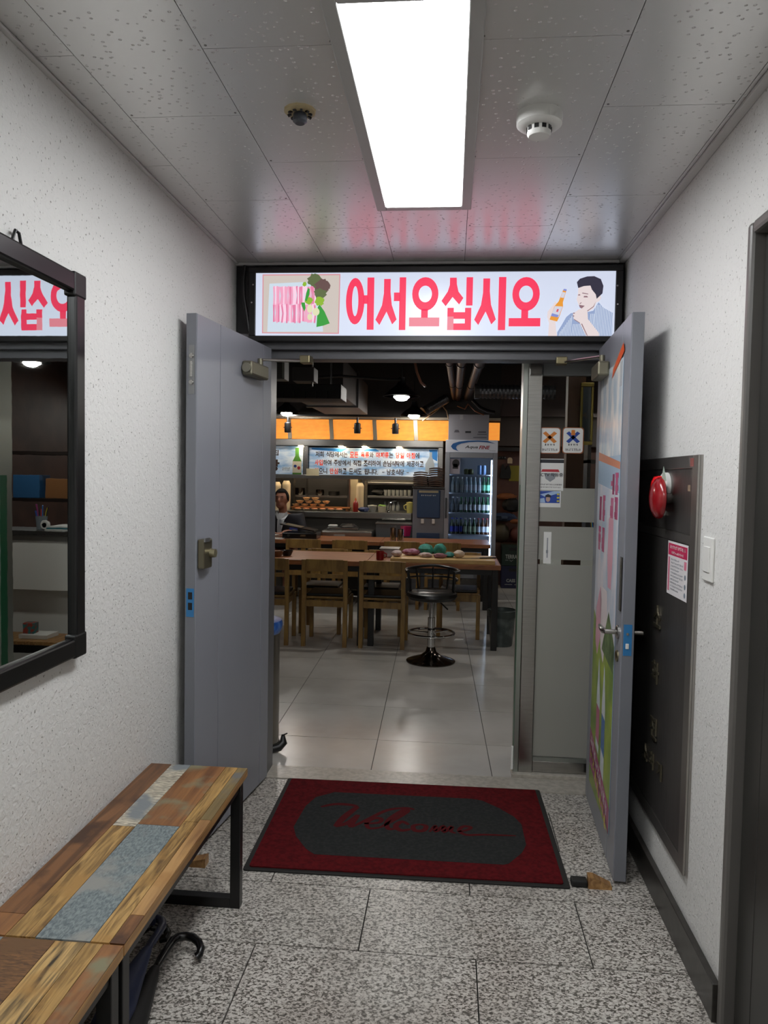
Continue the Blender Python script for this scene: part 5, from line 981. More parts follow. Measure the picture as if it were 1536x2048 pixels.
# poster inside the door
prt(Fr((x0+.06,GY+.004,0),(1,0,0),(0,0,1)),1,1,t,mat('portrait_paper','#b9b6c4',.5),[[(0,fZ(948)),(.12,fZ(948)),(.12,fZ(918)),(0,fZ(918))]],.0,'portrait_print'); prt(Fr((x0+.06,GY+.003,0),(1,0,0),(0,0,1)),1,1,t,mat('portrait_dark','#2c2a30',.5),[ell(.07,fZ(927),.045,.05,14),[(.03,fZ(938)),(.1,fZ(938)),(.09,fZ(928)),(.04,fZ(928))]],.0006,'portrait_print')
def bottle(prof, m, lm, capm, label, group, lz=(.03,.10)):
    t = thing('bottle', label, 'bottle', (0,0,0), group=group); r = prof[1][0]
    MB().lathe(prof,(0,0,0),14).build('glass_body', m, t, True); MB().lathe([(r+.0006,lz[0]),(r+.0006,lz[1])],(0,0,0),14).build('label_band', lm, t, True)
    h_ = prof[-1][1]; MB().lathe([(prof[-1][0]+.002,h_-.012),(prof[-1][0]+.002,h_+.003),(0,h_+.003)],(0,0,0),10).build('cap', capm, t, True); return t
soju = [(.02,0),(.026,.004),(.026,.10),(.022,.125),(.013,.15),(.0115,.19)]; beer = [(.022,0),(.028,.004),(.028,.105),(.022,.135),(.0125,.16),(.012,.2)]
grn = mat('green_glass','#0e4a2c',.1,coat=.5); clr = mat('pale_clear_glass','#a9bcc6',.08,coat=.5); brn = mat('dark_beer_glass','#22301e',.12,coat=.5); blu = mat('blue_beer_label','#2a2f8f',.4); wl = mat('white_bottle_label','#dfe3ea',.4); capg = mat('green_cap','#2f8a58',.35); caps = mat('silver_cap','#b9bcc0',.3,.9)
def xrow(n_, a=.075, c_=.075): return [x0+a+(x1-x0-a-c_)*(k+.5)/n_ for k in range(n_)]
def frow(root, xs_, z_, y=GY+.12): lb = root['label']; place(root, [((x,y,z_+.001),0,lb+', '+ORD[k]+' from left') for k, x in enumerate(xs_)])
xr_ = xrow(9)
frow(bottle(soju,clr,wl,caps,'clear glass bottle with white label on the second fridge shelf','clear bottles in the fridge'), xr_[3:7], shelf[1])
frow(bottle(soju,grn,mat('mint_label','#7fd0b0',.4),capg,'green mint-labelled bottle right on the second fridge shelf','mint-label bottles in the fridge'), xr_[7:], shelf[1])
frow(bottle(soju,mat('frosted_glass_bottle','#7d8688',.4),mat('grey_bottle_label','#8f9290',.5),caps,'frosted grey bottle left on the second fridge shelf','grey bottles in the fridge'), xr_[:3], shelf[1])
frow(bottle(soju,grn,wl,capg,'green bottle with white label on the third fridge shelf','green bottles in the fridge'), xr_[2:], shelf[2])
frow(bottle(soju,mat('dim_clear_glass','#3c4650',.12,coat=.5),mat('dim_bottle_label','#4d5560',.5),caps,'dark clear bottle left on the third fridge shelf','dark bottles in the fridge'), xr_[:2], shelf[2])
frow(bottle(beer,brn,blu,mat('blue_cap','#3b45b0',.3),'beer bottle with deep blue label on the fourth fridge shelf','blue beer bottles in the fridge'), xr_[:3], shelf[3])
frow(bottle(beer,mat('green_beer_glass','#1f4a2c',.12,coat=.5),mat('pale_green_label','#b9c9a8',.4),caps,'green beer bottle with pale label on the fourth fridge shelf','green beer bottles in the fridge'), xr_[3:6], shelf[3])
frow(bottle(beer,mat('amber_beer_glass','#4a2a16',.12,coat=.5),mat('light_beer_label','#c9d3de',.4),mat('red_cap','#b04050',.35),'amber beer bottle right on the fourth fridge shelf','amber beer bottles in the fridge'), xr_[6:], shelf[3])
cn = MB().lathe([(.024,0),(.027,.006),(.027,.105),(.022,.115),(0,.115)],(0,0,0),14).build('drink_can', mat('blue_white_can','#8fb0e0',.3,.3), smooth=True); tag(cn,'pale blue drink can on the top fridge shelf','can','cans in the fridge'); frow(cn, xr_[6:8], shelf[0])
cn = MB().lathe([(.03,0),(.033,.006),(.033,.06),(.02,.07),(0,.07)],(0,0,0),14).build('sauce_jar', mat('olive_jar','#6f7448',.3), smooth=True); tag(cn,'olive coloured jar on the top fridge shelf','jar','jars in the fridge'); frow(cn, xr_[3:5], shelf[0])
cr = thing('fridge_crate','dark blue drinks crate at the bottom of the fridge','crate',(x0+.3,GY+.25,.36)); MB().box(x0+.07,x1-.08,GY+.1,GY+.5,.40,.56).build('crate_body', mat('crate_blue','#1c2748',.4), cr, bevel=.004); MB().box(x0+.1,x1-.11,GY+.095,GY+.0995,.5,.54).build('crate_slot', black, cr)
cr.location.z = .25+.001-.0; 
for o_ in cr.children: o_.location.z -= (.40-.36)
# white carton on the fridge
bx0,bx1,bz1 = at(897,850,9.38).x, at(978,850,9.38).x, at(940,829,9.38).z
t = thing('cardboard_carton','plain pale carton with small printed marks on top of the drinks fridge','box',((bx0+bx1)/2,9.6,zt_)); MB().box(bx0,bx1,9.38,9.72,zt_+.001,bz1).build('carton_body', mat('pale_carton','#8f8d94',.6), t, bevel=.003)
FB = Fr((bx0,9.379,zt_),(1,0,0),(0,0,1)); wB,hB = bx1-bx0,bz1-zt_
prt(FB,wB,hB,t,mat('carton_ink','#55535c',.6),[[(.14,.3),(.28,.3),(.25,.4),(.17,.4)],[(.72,.22),(.95,.22),(.95,.25),(.72,.25)],[(.74,.3),(.93,.3),(.93,.35),(.74,.35)],[(.62,.10),(.95,.10),(.95,.13),(.62,.13)]],.001,'carton_print')['kind'] = 'stuff'; prt(FB,wB,hB,t,ink,[[(.42,.28),(.56,.28),(.56,.36),(.42,.36)]],.001,'carton_mark')
MB().fbox(FB,.28*wB,.36*wB,.80*hB,.99*hB,.0005,.001).build('packing_tape', mat('packing_tape','#a9a7ac',.2), t)
# ------------------------------------------------------------------ water dispenser
WY = 9.3; a0,a1 = at(825,1030,WY).x, at(888,1030,WY).x; wz = lambda py: at(856,py,WY).z; zt2 = wz(977)
t = thing('water_dispenser','grey and blue standing water dispenser beside the drinks fridge','water dispenser',((a0+a1)/2,WY+.2,0)); wg = mat('dispenser_grey','#7f838c',.4)
MB().box(a0,a1,WY+.02,WY+.36,0,zt2).build('cabinet_body', wg, t, bevel=.006); bp = mat('dispenser_blue','#2b4468',.3)
MB().box(a0+.055,a1-.05,WY-.012,WY+.019,wz(1036),wz(980)).build('blue_front', bp, t, bevel=.01); MB().box(a0+.055,a1-.05,WY+.002,WY+.019,wz(1110),wz(1066)).build('lower_blue_panel', bp, t, bevel=.004)
for px in (845,867): x = at(px,1040,WY).x; MB().box(x-.018,x+.018,WY-.03,WY+.019,wz(1047),wz(1038)).build('tap', white, t, bevel=.004)
MB().box(a0+.075,a1-.075,WY-.0135,WY-.0125,wz(985.5),wz(981)).build('name_strip', mat('cream_strip','#b8b090',.5), t); scrib(Fr((0,WY-.0128,0),(1,0,0),(0,0,1)),a0+.10,wz(992),a1-.10,wz(989.5),mat('white_paper','#dcdcd8'),t,8,.0006)
# tray and brown folders on the dispenser
t = thing('serving_tray','thin steel tray on the water dispenser under the brown folders','tray',((a0+a1)/2,WY+.18,zt2)); MB().box(a0-.01,a1+.0,WY-.02,WY+.34,zt2+.001,zt2+.02).build('tray_plate', steel_d, t, bevel=.003)
bf = mat('brown_leatherette','#3c2619',.45,noise=('#55351f',14,(1,1,1),.4,.65))
fo = thing('menu_folder','', 'folder',(0,0,0),group='brown folders stacked on the dispenser')
vs=[];nn_=9
b = MB()
for i in range(nn_):
    u = i/(nn_-1); zc_ = .012*math.sin(math.pi*u); b.v += [Vector((-.085+.17*u, y_, zc_+dz_)) for y_ in (-.14,.14) for dz_ in (0,.016)]
for i in range(nn_-1):
    k=i*4; b.f += [[k,k+4,k+5,k+1],[k+2,k+3,k+7,k+6],[k+1,k+5,k+7,k+3],[k,k+2,k+6,k+4]]
b.f += [[0,1,3,2],[(nn_-1)*4,(nn_-1)*4+2,(nn_-1)*4+3,(nn_-1)*4+1]]
b.build('cover', bf, fo, True); MB().lathe([(.006,0),(.004,.004),(0,.005)],(.06,-.12,.022),10).build('snap_button', caps, fo, True)
sp=[]
for c_ in range(2):
    for k in range(7 if c_ == 0 else 9): sp.append(((a0+.09+c_*.185,WY+.15,zt2+.022+k*.0265),R(random.uniform(-4,4)),'brown leatherette folder, %s from the bottom of the %s pile on the water dispenser' % (ORD[k], 'left' if c_==0 else 'right')))
place(fo, sp)
# ------------------------------------------------------------------ right background behind the fridge
RY = 10.9
st(MB().box(at(985,900,RY).x, XB, RY, RY+.1, 0, ZI).build('wall_alcove', mat('alcove_red_brown','#5c382d',.55,noise=('#4c2e26',4,(1,1,1),.4,.6))), 'reddish brown alcove wall behind the drinks fridge')
def rX(px,Y=RY): return at(px,1000,Y).x
def rZ(py,Y=RY): return at(1015,py,Y).z
t = thing('wall_shelf','dark wooden wall shelf above the hanging garment','shelf',(rX(1020),RY-.1,rZ(903))); MB().box(rX(990),rX(1075),RY-.22,RY-.002,rZ(903),rZ(896)).build('shelf_board', mat('near_black_wood','#1c1411',.5), t)
st(MB().box(rX(990),XB,RY-.25,RY-.001,rZ(893),rZ(836)).build('trim_6', mat('grey_brown_bulkhead','#4d413c',.6)), 'grey-brown bulkhead panel above the wall shelf')
tag(MB().box(rX(1017),rX(1039),RY-.012,RY-.004,rZ(962),rZ(931)).build('wall_notice', mat('olive_yellow_sheet','#8a7d1c',.6)), 'olive yellow sheet pinned on the alcove wall', 'notice')
a = at(1020,922,RY-.03); tag(MB().poly(Fr((a.x,RY-.01,a.z),(1,0,0),(0,0,1)), [(-.035,-.035),(.035,-.035),(.035,.02)]+ell(0,.02,.035,.03,8,0,180)[1:], 0, .012).build('wall_plaque', mat('cream_plaque','#c9b294',.5)), 'small cream rounded plaque on the alcove wall', 'plaque')
t = thing('hanging_apron','black apron hanging on the alcove wall','apron',(rX(1008),RY-.05,rZ(957)))
MB().poly(Fr((rX(1008),RY-.02,rZ(957)),(1,0,0),(0,0,1)), [(-.075,.0),(.08,.0),(.085,.09),(.06,.19),(.04,.19),(.01,.12),(-.02,.2),(-.045,.2),(-.06,.1)], 0, .03).build('cloth', blk, t); MB().cyl((rX(1008),RY-.04,rZ(928)),(rX(1008),RY-.002,rZ(928)),.008,n=8).build('hook', black, t)
t = thing('hook_rail','dark rail with round hooks on the alcove wall','hook rail',(rX(1003),RY-.03,rZ(918)))
for k in range(3): MB().lathe([(.022,0),(.022,.02),(.01,.025)],(rX(996+k*5),RY-.002,rZ(916)),12,(0,-1,0)).build('hook', black, t, True)
MB().box(rX(992),rX(1010),RY-.006,RY-.001,rZ(919),rZ(914)).build('rail', mat('near_black_wood','#1c1411'), t)
# side table with piled things
sz_ = rZ(1086,10.7); t = thing('side_cabinet','low brown cabinet carrying a pile of bags beside the fridge','cabinet',(rX(1020,10.7),10.75,0)); MB().box(rX(985,10.75),rX(1050,10.75),10.62,10.88,0,sz_).build('cabinet_body', mat('dim_brown_board','#4a2d22',.5), t)
def pile(name,label,cat,px,py,Y,r,m,sd,jit=.2): a = at(px,py,Y); return tag(MB().blob((a.x,Y,a.z),r,14,jit,sd).build(name,m,smooth=True),label,cat,None)
pile('storage_bag','olive brown bag at the bottom of the pile beside the fridge','bag',1003,1066,10.72,(.12,.09,.135),mat('olive_bag','#4a4232',.6),1,.1)
pile('storage_bag','dark red-brown bag at the right of the pile beside the fridge','bag',1030,1070,10.74,(.09,.08,.11),mat('maroon_bag','#5c2b22',.6),2,.1)
pile('folded_tarp','folded blue-grey tarp in the pile beside the fridge','tarp',1008,1034,10.70,(.16,.09,.06),mat('blue_grey_tarp','#36435c',.5),3,.3)
pile('cap','orange-brown cap lying on the tarp','cap',1030,1043,10.62,(.07,.06,.035),mat('orange_brown_felt','#8a4f2a',.7),4,.15)
pile('backpack','black backpack on top of the pile beside the fridge','backpack',1024,1010,10.74,(.13,.08,.10),blk,5,.2)
pile('cushion','orange-brown cushion on top of the pile beside the fridge','cushion',1013,993,10.78,(.14,.07,.05),mat('orange_brown_cloth','#8c5128',.7),6,.2)
# beer crates
def crate(label, z0_, h_, m, lines):
    Y=10.32; u0,u1 = at(1003,1130,Y).x, at(1003,1130,Y).x+.40; t = thing('bottle_crate',label,'crate',((u0+u1)/2,Y+.15,z0_),group='stacked bottle crates')
    MB().box(u0,u1,Y,Y+.28,z0_,z0_+h_).build('crate_body', m, t, bevel=.006); MB().box(u0+.10,u1-.10,Y-.003,Y-.0005,z0_+h_-.075,z0_+h_-.035).build('hand_slot', black, t)
    for z_ in (z0_+.006, z0_+h_-.02): MB().box(u0-.004,u1+.004,Y-.005,Y-.0005,z_,z_+.014).build('rim', m, t)
    F=Fr((u0,Y-.001,z0_),(1,0,0),(0,0,1)); txt,c_,uu = lines; text(txt,F,uu[0],uu[1],uu[2],uu[3],c_,'lettering',t,.03,.001); return t,F
lw = mat('pale_crate_lettering','#a8aca6',.5)
ch_ = at(1010,1131,10.35).z
t,F = crate('dark blue bottle crate at the bottom of the stack beside the fridge',0,ch_-.002,mat('navy_crate','#12163a',.4),('CASS',lw,(.07,.085,.19,.13))); prt(F,1,1,t,lw,[[(.05,.05),(.15,.05),(.15,.056),(.05,.056)],[(.18,.05),(.21,.05),(.21,.056),(.18,.056)]],.001,'small_print')
t,F = crate('dark green bottle crate stacked on the blue one beside the fridge',ch_,at(1010,1090,10.35).z-ch_,mat('dark_green_crate','#12281f',.4),('TERRA',lw,(.05,.10,.21,.155))); prt(F,1,1,t,lw,[[(.10,.085),(.13,.06),(.16,.085),(.155,.085),(.13,.066),(.105,.085)],[(.05,.075),(.09,.075),(.09,.08),(.05,.08)]],.001,'small_print')
# ------------------------------------------------------------------ ceiling services
def svc(name,label,cat): return thing(name,label,cat,(0,0,0))
dg = mat('dark_grey_duct','#2b2a2b',.5); pc = mat('brown_pipe','#3f2b20',.5)
t = svc('louvre_heater','long black slatted heater hanging under the ceiling near the left door leaf','heater'); Y=5.6; u0,u1=at(500,780,Y).x,at(682,780,Y).x; za,zb2=at(620,797,Y).z,at(620,768,Y).z
MB().box(u0,u1,Y,Y+.3,za,zb2).build('housing', mat('heater_black','#0f0e0e',.6), t, bevel=.004)
for k in range(8): MB().box(u0+.01+(u1-u0-.02)*k/8,u0+(u1-u0-.02)*(k+1)/8,Y-.008,Y-.0005,za+.008,za+(zb2-za)*.55).build('reflector_slat', mat('heater_reflector','#2e2c2a',.45,.6), t)
for x in (u0+.1,u1-.1): MB().cyl((x,Y+.15,zb2),(x,Y+.15,ZI),.006,n=8).build('hanger_rod', black, t)
t = svc('control_box','grey vented control box on the partition top behind the left closer','box'); Y=4.3; u0,u1=at(540,735,Y).x,at(569,735,Y).x
MB().box(u0,u1,Y,Y+.12,at(560,758,Y).z,at(560,716,Y).z).build('housing', mat('control_grey','#4b4d48',.5), t, bevel=.003); MB().box(u1-.014,u1-.002,Y-.003,Y-.0005,at(560,756,Y).z,at(560,718,Y).z).build('vent_strip', mat('pale_aluminium','#9fa39c'), t); MB().cyl((u0+.03,Y+.06,at(560,716,Y).z),(u0+.03,Y+.06,ZI),.01,n=8).build('mount', black, t)
t = svc('junction_box','dark junction box with clamp hanging behind the door closer arm','box'); Y=4.9; u0,u1=at(585,745,Y).x,at(628,745,Y).x
MB().box(u0,u1,Y,Y+.15,at(600,762,Y).z,at(600,734,Y).z).build('housing', mat('junction_dark','#34302e',.5), t, bevel=.004); MB().cyl((u1-.02,Y+.05,at(600,762,Y).z-.03),(u1-.02,Y+.05,ZI),.006,n=8).build('threaded_rod', steel, t)
t = svc('ventilation_duct','large brown-grey rectangular ventilation duct above the banners','duct'); Y0_,Y1_=6.8,9.3; 
u0,u1=at(648,828,8.9).x,at(734,828,8.9).x; zl=at(690,828,8.9).z; MB().box(u0,u1,6.9,8.95,zl,zl+.35).build('duct_body', mat('duct_brown_grey','#2a2524',.6), t, bevel=.005)
MB().box(u0-.02,u1+.02,7.9,7.94,zl-.015,zl+.37).build('flange', dg, t); MB().box(u0-.9,u0-.001,7.6,7.95,zl+.1,zl+.33).build('duct_branch', mat('duct_brown_grey','#3b3533'), t)
for y_ in (7.2,8.6): MB().cyl((u0+.05,y_,zl+.35),(u0+.05,y_,ZI),.008,n=8).build('hanger_rod', black, t)
for k,(pa,pb,r_,m_,lb) in enumerate((((893,716),(908,806),.055,pc,'brown pipe along the ceiling, left of three'),((925,716),(916,806),.07,pc,'brown pipe along the ceiling, middle of three'),((968,716),(934,800),.075,mat('grey_pipe','#2f2825',.5),'thick grey-brown pipe along the ceiling, right of three'))):
    z_=2.52; A=atz(*pa,z_); B=at(pb[0],pb[1],9.6); B.z=z_; t=thing('ceiling_pipe',lb,'pipe',(0,0,0),group='ceiling pipes'); MB().cyl((A.x,5.2,z_),(B.x,9.7,z_),r_*.6,n=16).build('pipe', m_, t, True)
    for f_ in (.35,.7): p_=Vector((A.x,5.2,z_)).lerp(Vector((B.x,9.7,z_)),f_); d_=(Vector((B.x,9.7,z_))-Vector((A.x,5.2,z_))).normalized(); MB().cyl(p_-d_*.03,p_+d_*.03,r_*.7,n=16).build('clamp', black, t, True); MB().cyl(p_,(p_.x,p_.y,ZI),.006,n=8).build('hanger_rod', black, t)
def flex(label, A, B, r, m):
    A=Vector(A);B=Vector(B);n_=40;d=B-A; t=thing('flexible_duct',label,'duct',(0,0,0),group='flexible ducts')
    MB().tube([A+d*(k/n_) for k in range(n_+1)],[r*(1 if k%2 else .9) for k in range(n_+1)],18).build('corrugated_hose', m, t)
    MB().cyl(A-d.normalized()*.03,A+d.normalized()*.02,r*1.05,n=18).build('collar', dg, t)
fx_ = mat('dull_foil','#55565a',.35,.8)
flex('grey corrugated duct running to the right under the ceiling',at(955,783,7.8),at(1110,785,7.8),.075,fx_); flex('short silvery corrugated duct slanting behind the pendant lamps',at(850,822,9.35),at(893,797,9.5),.06,fx_); 
st(MB().box(at(955,812,9.95).x,XB,9.95,10.1,at(990,832,9.95).z,ZI).build('trim_7', mat('brown_soffit','#3d2c28',.6)), 'dark brown soffit beam right of the pipes')
t = svc('ceiling_beam','wide dark beam crossing the restaurant ceiling','beam'); MB().box(XA,XB,6.2,6.5,2.72,ZI).build('beam_body', mat('beam_dark','#222225',.6), t); MB().box(XA,XB,6.19,6.1995,2.74,2.76).build('beam_edge', mat('beam_edge_grey','#33333a',.5), t)
for k,(pts,m_,lb,r_) in enumerate((([(828,716,6.8),(834,745,6.9),(842,765,7.0),(850,772,7.2)],mat('copper_wire','#8a5a44',.4),'bundle of reddish wires hanging from the ceiling beside the pipes',.012),([(600,757,6.3),(680,752,6.4),(760,758,6.5),(800,760,6.6)],black,'black cable sagging across the ceiling before the largest pendant',.012),([(845,842,9.2),(868,825,9.2),(885,812,9.2),(893,822,9.2),(897,838,9.2)],mat('tan_wire','#a0805c',.5),'tan wire looping down beside the low pendant lamp',.007),
   ([(915,812,9.2),(930,818,9.1),(936,808,9.1),(950,822,9.0),(968,830,9.0)],mat('rust_wire','#7a4426',.5),'rust coloured wire tangle under the pipes',.008),([(945,800,8.8),(960,815,8.8),(975,822,8.8),(990,825,8.8)],black,'thick black cable drooping to the brown soffit',.02))):
    P3=[at(*p_) for p_ in pts]; P3=[Vector((P3[0].x,P3[0].y,ZI))]+P3 if k in (0,) else P3; tag(MB().tube(P3,r_,8).build('ceiling_cable', m_, smooth=True), lb, 'cable', 'ceiling cables')
# ------------------------------------------------------------------ brown post with gilt-framed picture seen through the glass
t = thing('wooden_post','brown wooden post panel behind the glass side panel','post',(.61,4.12,0)); MB().box(at(1131,930,4.1).x,.70,4.08,4.16,0,2.3).build('post_board', wood('post_wood','#6d4a34','#84604a','#6a4a36',8,2,.5,(6,6,1)), t)
u0,u1=at(1161,830,4.05).x,at(1187,830,4.05).x; z0_,z1_=at(1175,890,4.05).z,at(1175,765,4.05).z; t = thing('framed_picture','narrow gilt-framed picture behind the glass above the stickers','picture',((u0+u1)/2,4.07,z0_)); gm_=mat('gilt_frame','#a08a4a',.3,.8)
for a in ((u0,u1,z0_,z0_+.02),(u0,u1,z1_-.02,z1_),(u0,u0+.012,z0_+.021,z1_-.021),(u1-.012,u1,z0_+.021,z1_-.021)): MB().box(a[0],a[1],4.055,4.079,a[2],a[3]).build('frame_bar', gm_, t, bevel=.003)
MB().box(u0+.013,u1-.013,4.065,4.075,z0_+.021,z1_-.021).build('picture_glass', mat('picture_print','#6d747c',.1,noise=('#c98a3c',6,(1,1,1),.5,.65)), t)  # orange patches paint a warm lamp reflection into the picture
# ------------------------------------------------------------------ reception desk seen in the mirror
t = thing('reception_desk','white reception desk inside the restaurant, seen in the mirror','desk',(1.25,5.35,0)); dw=mat('desk_white_laminate','#e2e1db',.4)
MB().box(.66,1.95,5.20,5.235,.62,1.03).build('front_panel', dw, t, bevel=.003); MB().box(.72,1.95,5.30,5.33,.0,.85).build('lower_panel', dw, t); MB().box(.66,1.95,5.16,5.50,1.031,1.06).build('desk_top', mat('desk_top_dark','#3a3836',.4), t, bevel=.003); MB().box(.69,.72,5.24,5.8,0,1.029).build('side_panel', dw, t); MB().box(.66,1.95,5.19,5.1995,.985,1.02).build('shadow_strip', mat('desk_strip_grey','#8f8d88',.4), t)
t = thing('pen_cup','cup of coloured pens on the reception desk','pen cup',(1.0,5.28,1.06)); MB().lathe([(.04,0),(.045,.1),(.04,.1),(.036,.01),(0,.01)],(1.0,5.28,1.061),16).build('cup', mat('clear_cup','#8f9aa0',.2,alpha=.7), t, True)
for k,c_ in enumerate(('#2a4a9c','#b03030','#d0c030','#20242a','#3a7ac0','#a04080')): MB().cyl((1.0+.02*math.cos(k),5.28+.02*math.sin(k),1.075),(1.0+.05*math.cos(k),5.28+.05*math.sin(k),1.2+.01*k),.005,n=8).build('pen', mat('pen_%d'%k,c_,.4), t)
pps = [MB().box(.70+.012*k,.93-.01*k,5.2+.005*k,5.44,1.061+.011*k,1.071+.011*k).build('paper_stack', (paper,mat('teal_folder','#2f6f7a',.5))[k%2]) for k in range(3)]
for o_,lb in zip(pps,('white paper stack at the bottom on the reception desk','teal folder between papers on the reception desk','white paper stack on top on the reception desk')): tag(o_,lb,'papers','papers on the reception desk')
tag(MB().lathe([(.03,0),(.035,.005),(.035,.02),(.03,.025),(.018,.025),(.018,0)],(.955,5.24,1.098),16,(0,1,0)).build('tape_roll', white, smooth=True),'white tape roll beside the pens on the reception desk','tape')
t = thing('low_table','small wood-topped low table before the reception desk, seen in the mirror','table',(.85,4.98,0)); MB().box(.58,1.25,4.83,5.12,.30,.325).build('tabletop', WD['orange'], t, bevel=.003)
for x in (.63,1.2):
    for y in (4.88,5.07): MB().box(x-.02,x+.02,y-.02,y+.02,0,.299).build('leg', black, t)
MB().box(.60,1.23,4.85,5.10,.24,.299).build('apron', black, t)
tag(MB().box(.74,.95,4.9,5.05,.326,.356).build('flat_box', paper, bevel=.002),'flat white box on the low table','box'); tag(MB().box(.86,.94,4.93,5.0,.357,.43).build('small_packet', mat('teal_packet','#3f7f80',.5,noise=('#b0483a',30,(1,1,1),.45,.55))),'small colourful packet on the flat white box','packet')
t = thing('back_shelf','dark shelf behind the reception desk, seen in the mirror','shelf',(2.0,6.9,0))
for z_ in (.75,1.2,1.65): MB().box(1.2,2.68,6.8,7.1,z_,z_+.03).build('shelf_board', mat('near_black_wood','#1c1411'), t)
for x in (1.2,2.65): MB().box(x,x+.03,6.8,7.1,0,2.0).build('upright', mat('near_black_wood','#1c1411'), t)
for k,(x,c_,lb) in enumerate(((1.3,'#b9b7b0','white carton on the dark shelf behind the desk'),(1.62,'#8a5f3a','brown carton on the dark shelf behind the desk'),(1.95,'#2f5f8c','blue carton on the dark shelf behind the desk'))): tag(MB().box(x,x+.26,6.85,7.05,1.231,1.231+.16+.03*k).build('storage_box', mat('storage_%d'%k,c_,.5), bevel=.003),lb,'box','boxes behind the desk')
# ------------------------------------------------------------------ the seated man
def person():
    Y=9.27; hc = at(563,999,Y); hx, hz = hc.x, hc.z                    # head centre
    base = Vector((hx+.02,Y+.05,0)); t = thing('person','person in a navy suit and white shirt seated behind the tabletop grill','person',base)
    sk_ = mat('skin','#8f5f4a',.55); suit = mat('navy_suit','#12141f',.7); sh = mat('white_shirt','#c4c8cc',.6); hr = mat('black_hair','#0a0909',.85,spec=.15)
    cx_=hx+.03; sz_=hz-.20                                            # shoulder height
    def skin_mesh(name, verts, edges, rad, m, extra=None, vox=.012, parent=None):
        me = bpy.data.meshes.new(name); me.from_pydata([Vector(v) for v in verts], edges, []); o = bpy.data.objects.new(name, me); TS.collection.objects.link(o)
        mo = o.modifiers.new('skin','SKIN'); 
        for i,r in enumerate(rad): me.skin_vertices[0].data[i].radius = (r if isinstance(r,tuple) else (r,r))
        me.skin_vertices[0].data[0].use_root = True
        s_ = o.modifiers.new('sub','SUBSURF'); s_.levels = 2; s_.render_levels = 2
        TS.view_layers[0].update(); dg_ = TS.view_layers[0].depsgraph; ev = bpy.data.meshes.new_from_object(o.evaluated_get(dg_)); bpy.data.objects.remove(o)
        if extra:
            bm = bmesh.new(); bm.from_mesh(ev)
            tmp = bpy.data.meshes.new('x'); tmp.from_pydata(extra.v,[],extra.f); bm.from_mesh(tmp); bm.to_mesh(ev); bm.free(); bpy.data.meshes.remove(tmp)
        if vox:
            o2 = bpy.data.objects.new('r',ev); TS.collection.objects.link(o2); rm = o2.modifiers.new('r','REMESH'); rm.mode='VOXEL'; rm.voxel_size=vox; rm.use_smooth_shade=True; cs=o2.modifiers.new('s','SMOOTH'); cs.iterations=3; cs.factor=.5
            TS.view_layers[0].update(); dg_ = TS.view_layers[0].depsgraph; fin_ = bpy.data.meshes.new_from_object(o2.evaluated_get(dg_)); bpy.data.objects.remove(o2); ev = fin_
        ev.name = name; off = wloc(t)
        for v in ev.vertices: v.co -= off
        ev.materials.clear(); ev.materials.append(m)
        for p_ in ev.polygons: p_.use_smooth = True
        ob = bpy.data.objects.new(name, ev); COL.objects.link(ob); ob.parent = parent or t; return ob
    pel=(cx_,Y+.10,.52); ch=(cx_,Y+.05,sz_-.10); nk=(cx_-.01,Y+.03,sz_+.03); hd_=(hx,Y+.0,hz-.02)
    V=[pel,(cx_,Y+.09,.75),ch,nk,hd_, (cx_+.19,Y+.05,sz_-.035),(cx_+.25,Y-.02,sz_-.30),(cx_+.12,Y-.24,.80),(cx_+.05,Y-.30,.79), (cx_-.19,Y+.05,sz_-.035),(cx_-.25,Y-.02,sz_-.30),(cx_-.14,Y-.24,.80),(cx_-.07,Y-.30,.79),
       (cx_+.10,Y+.06,.50),(cx_+.12,Y-.36,.50),(cx_+.12,Y-.36,.09),(cx_+.12,Y-.50,.04),(cx_-.10,Y+.06,.50),(cx_-.12,Y-.36,.50),(cx_-.12,Y-.36,.09),(cx_-.12,Y-.50,.04)]
    E=[(0,1),(1,2),(2,3),(3,4),(2,5),(5,6),(6,7),(7,8),(2,9),(9,10),(10,11),(11,12),(0,13),(13,14),(14,15),(15,16),(0,17),(17,18),(18,19),(19,20)]
    Rr=[(.15,.11),(.14,.10),(.155,.105),.055,.06,.065,.047,.036,.028,.065,.047,.036,.028,.085,.062,.042,.035,.085,.062,.042,.035]
    ex=MB().blob((hx,Y+.005,hz+.015),(.078,.098,.112),20).blob((hx-.004,Y-.045,hz-.062),(.056,.05,.055),14)       # skull and jaw
    ex.blob((hx-.012,Y-.098,hz-.012),(.014,.02,.028),10)                # nose
    for s in (-1,1): ex.blob((hx+s*.079,Y+.01,hz-.005),(.012,.02,.032),8); 
    for s in (-1,1):                                                    # hands: palm and five fingers
        px_,py_,pz_=cx_+s*.05,Y-.32,.785; ex.blob((px_,py_,pz_),(.04,.045,.018),10)
        for k in range(4): ex.tube([(px_+(k-1.5)*.019,py_-.035,pz_),(px_+(k-1.5)*.02,py_-.065-.006*(k in (1,2)),pz_+.004),(px_+(k-1.5)*.02,py_-.09-.008*(k in (1,2)),pz_-.008)],[.009,.0085,.007],8)
        ex.tube([(px_-s*.035,py_+.0,pz_),(px_-s*.055,py_-.03,pz_+.002),(px_-s*.055,py_-.055,pz_-.004)],[.011,.010,.008],8)
    bod = skin_mesh('body',V,E,Rr,sk_,ex,.0085)
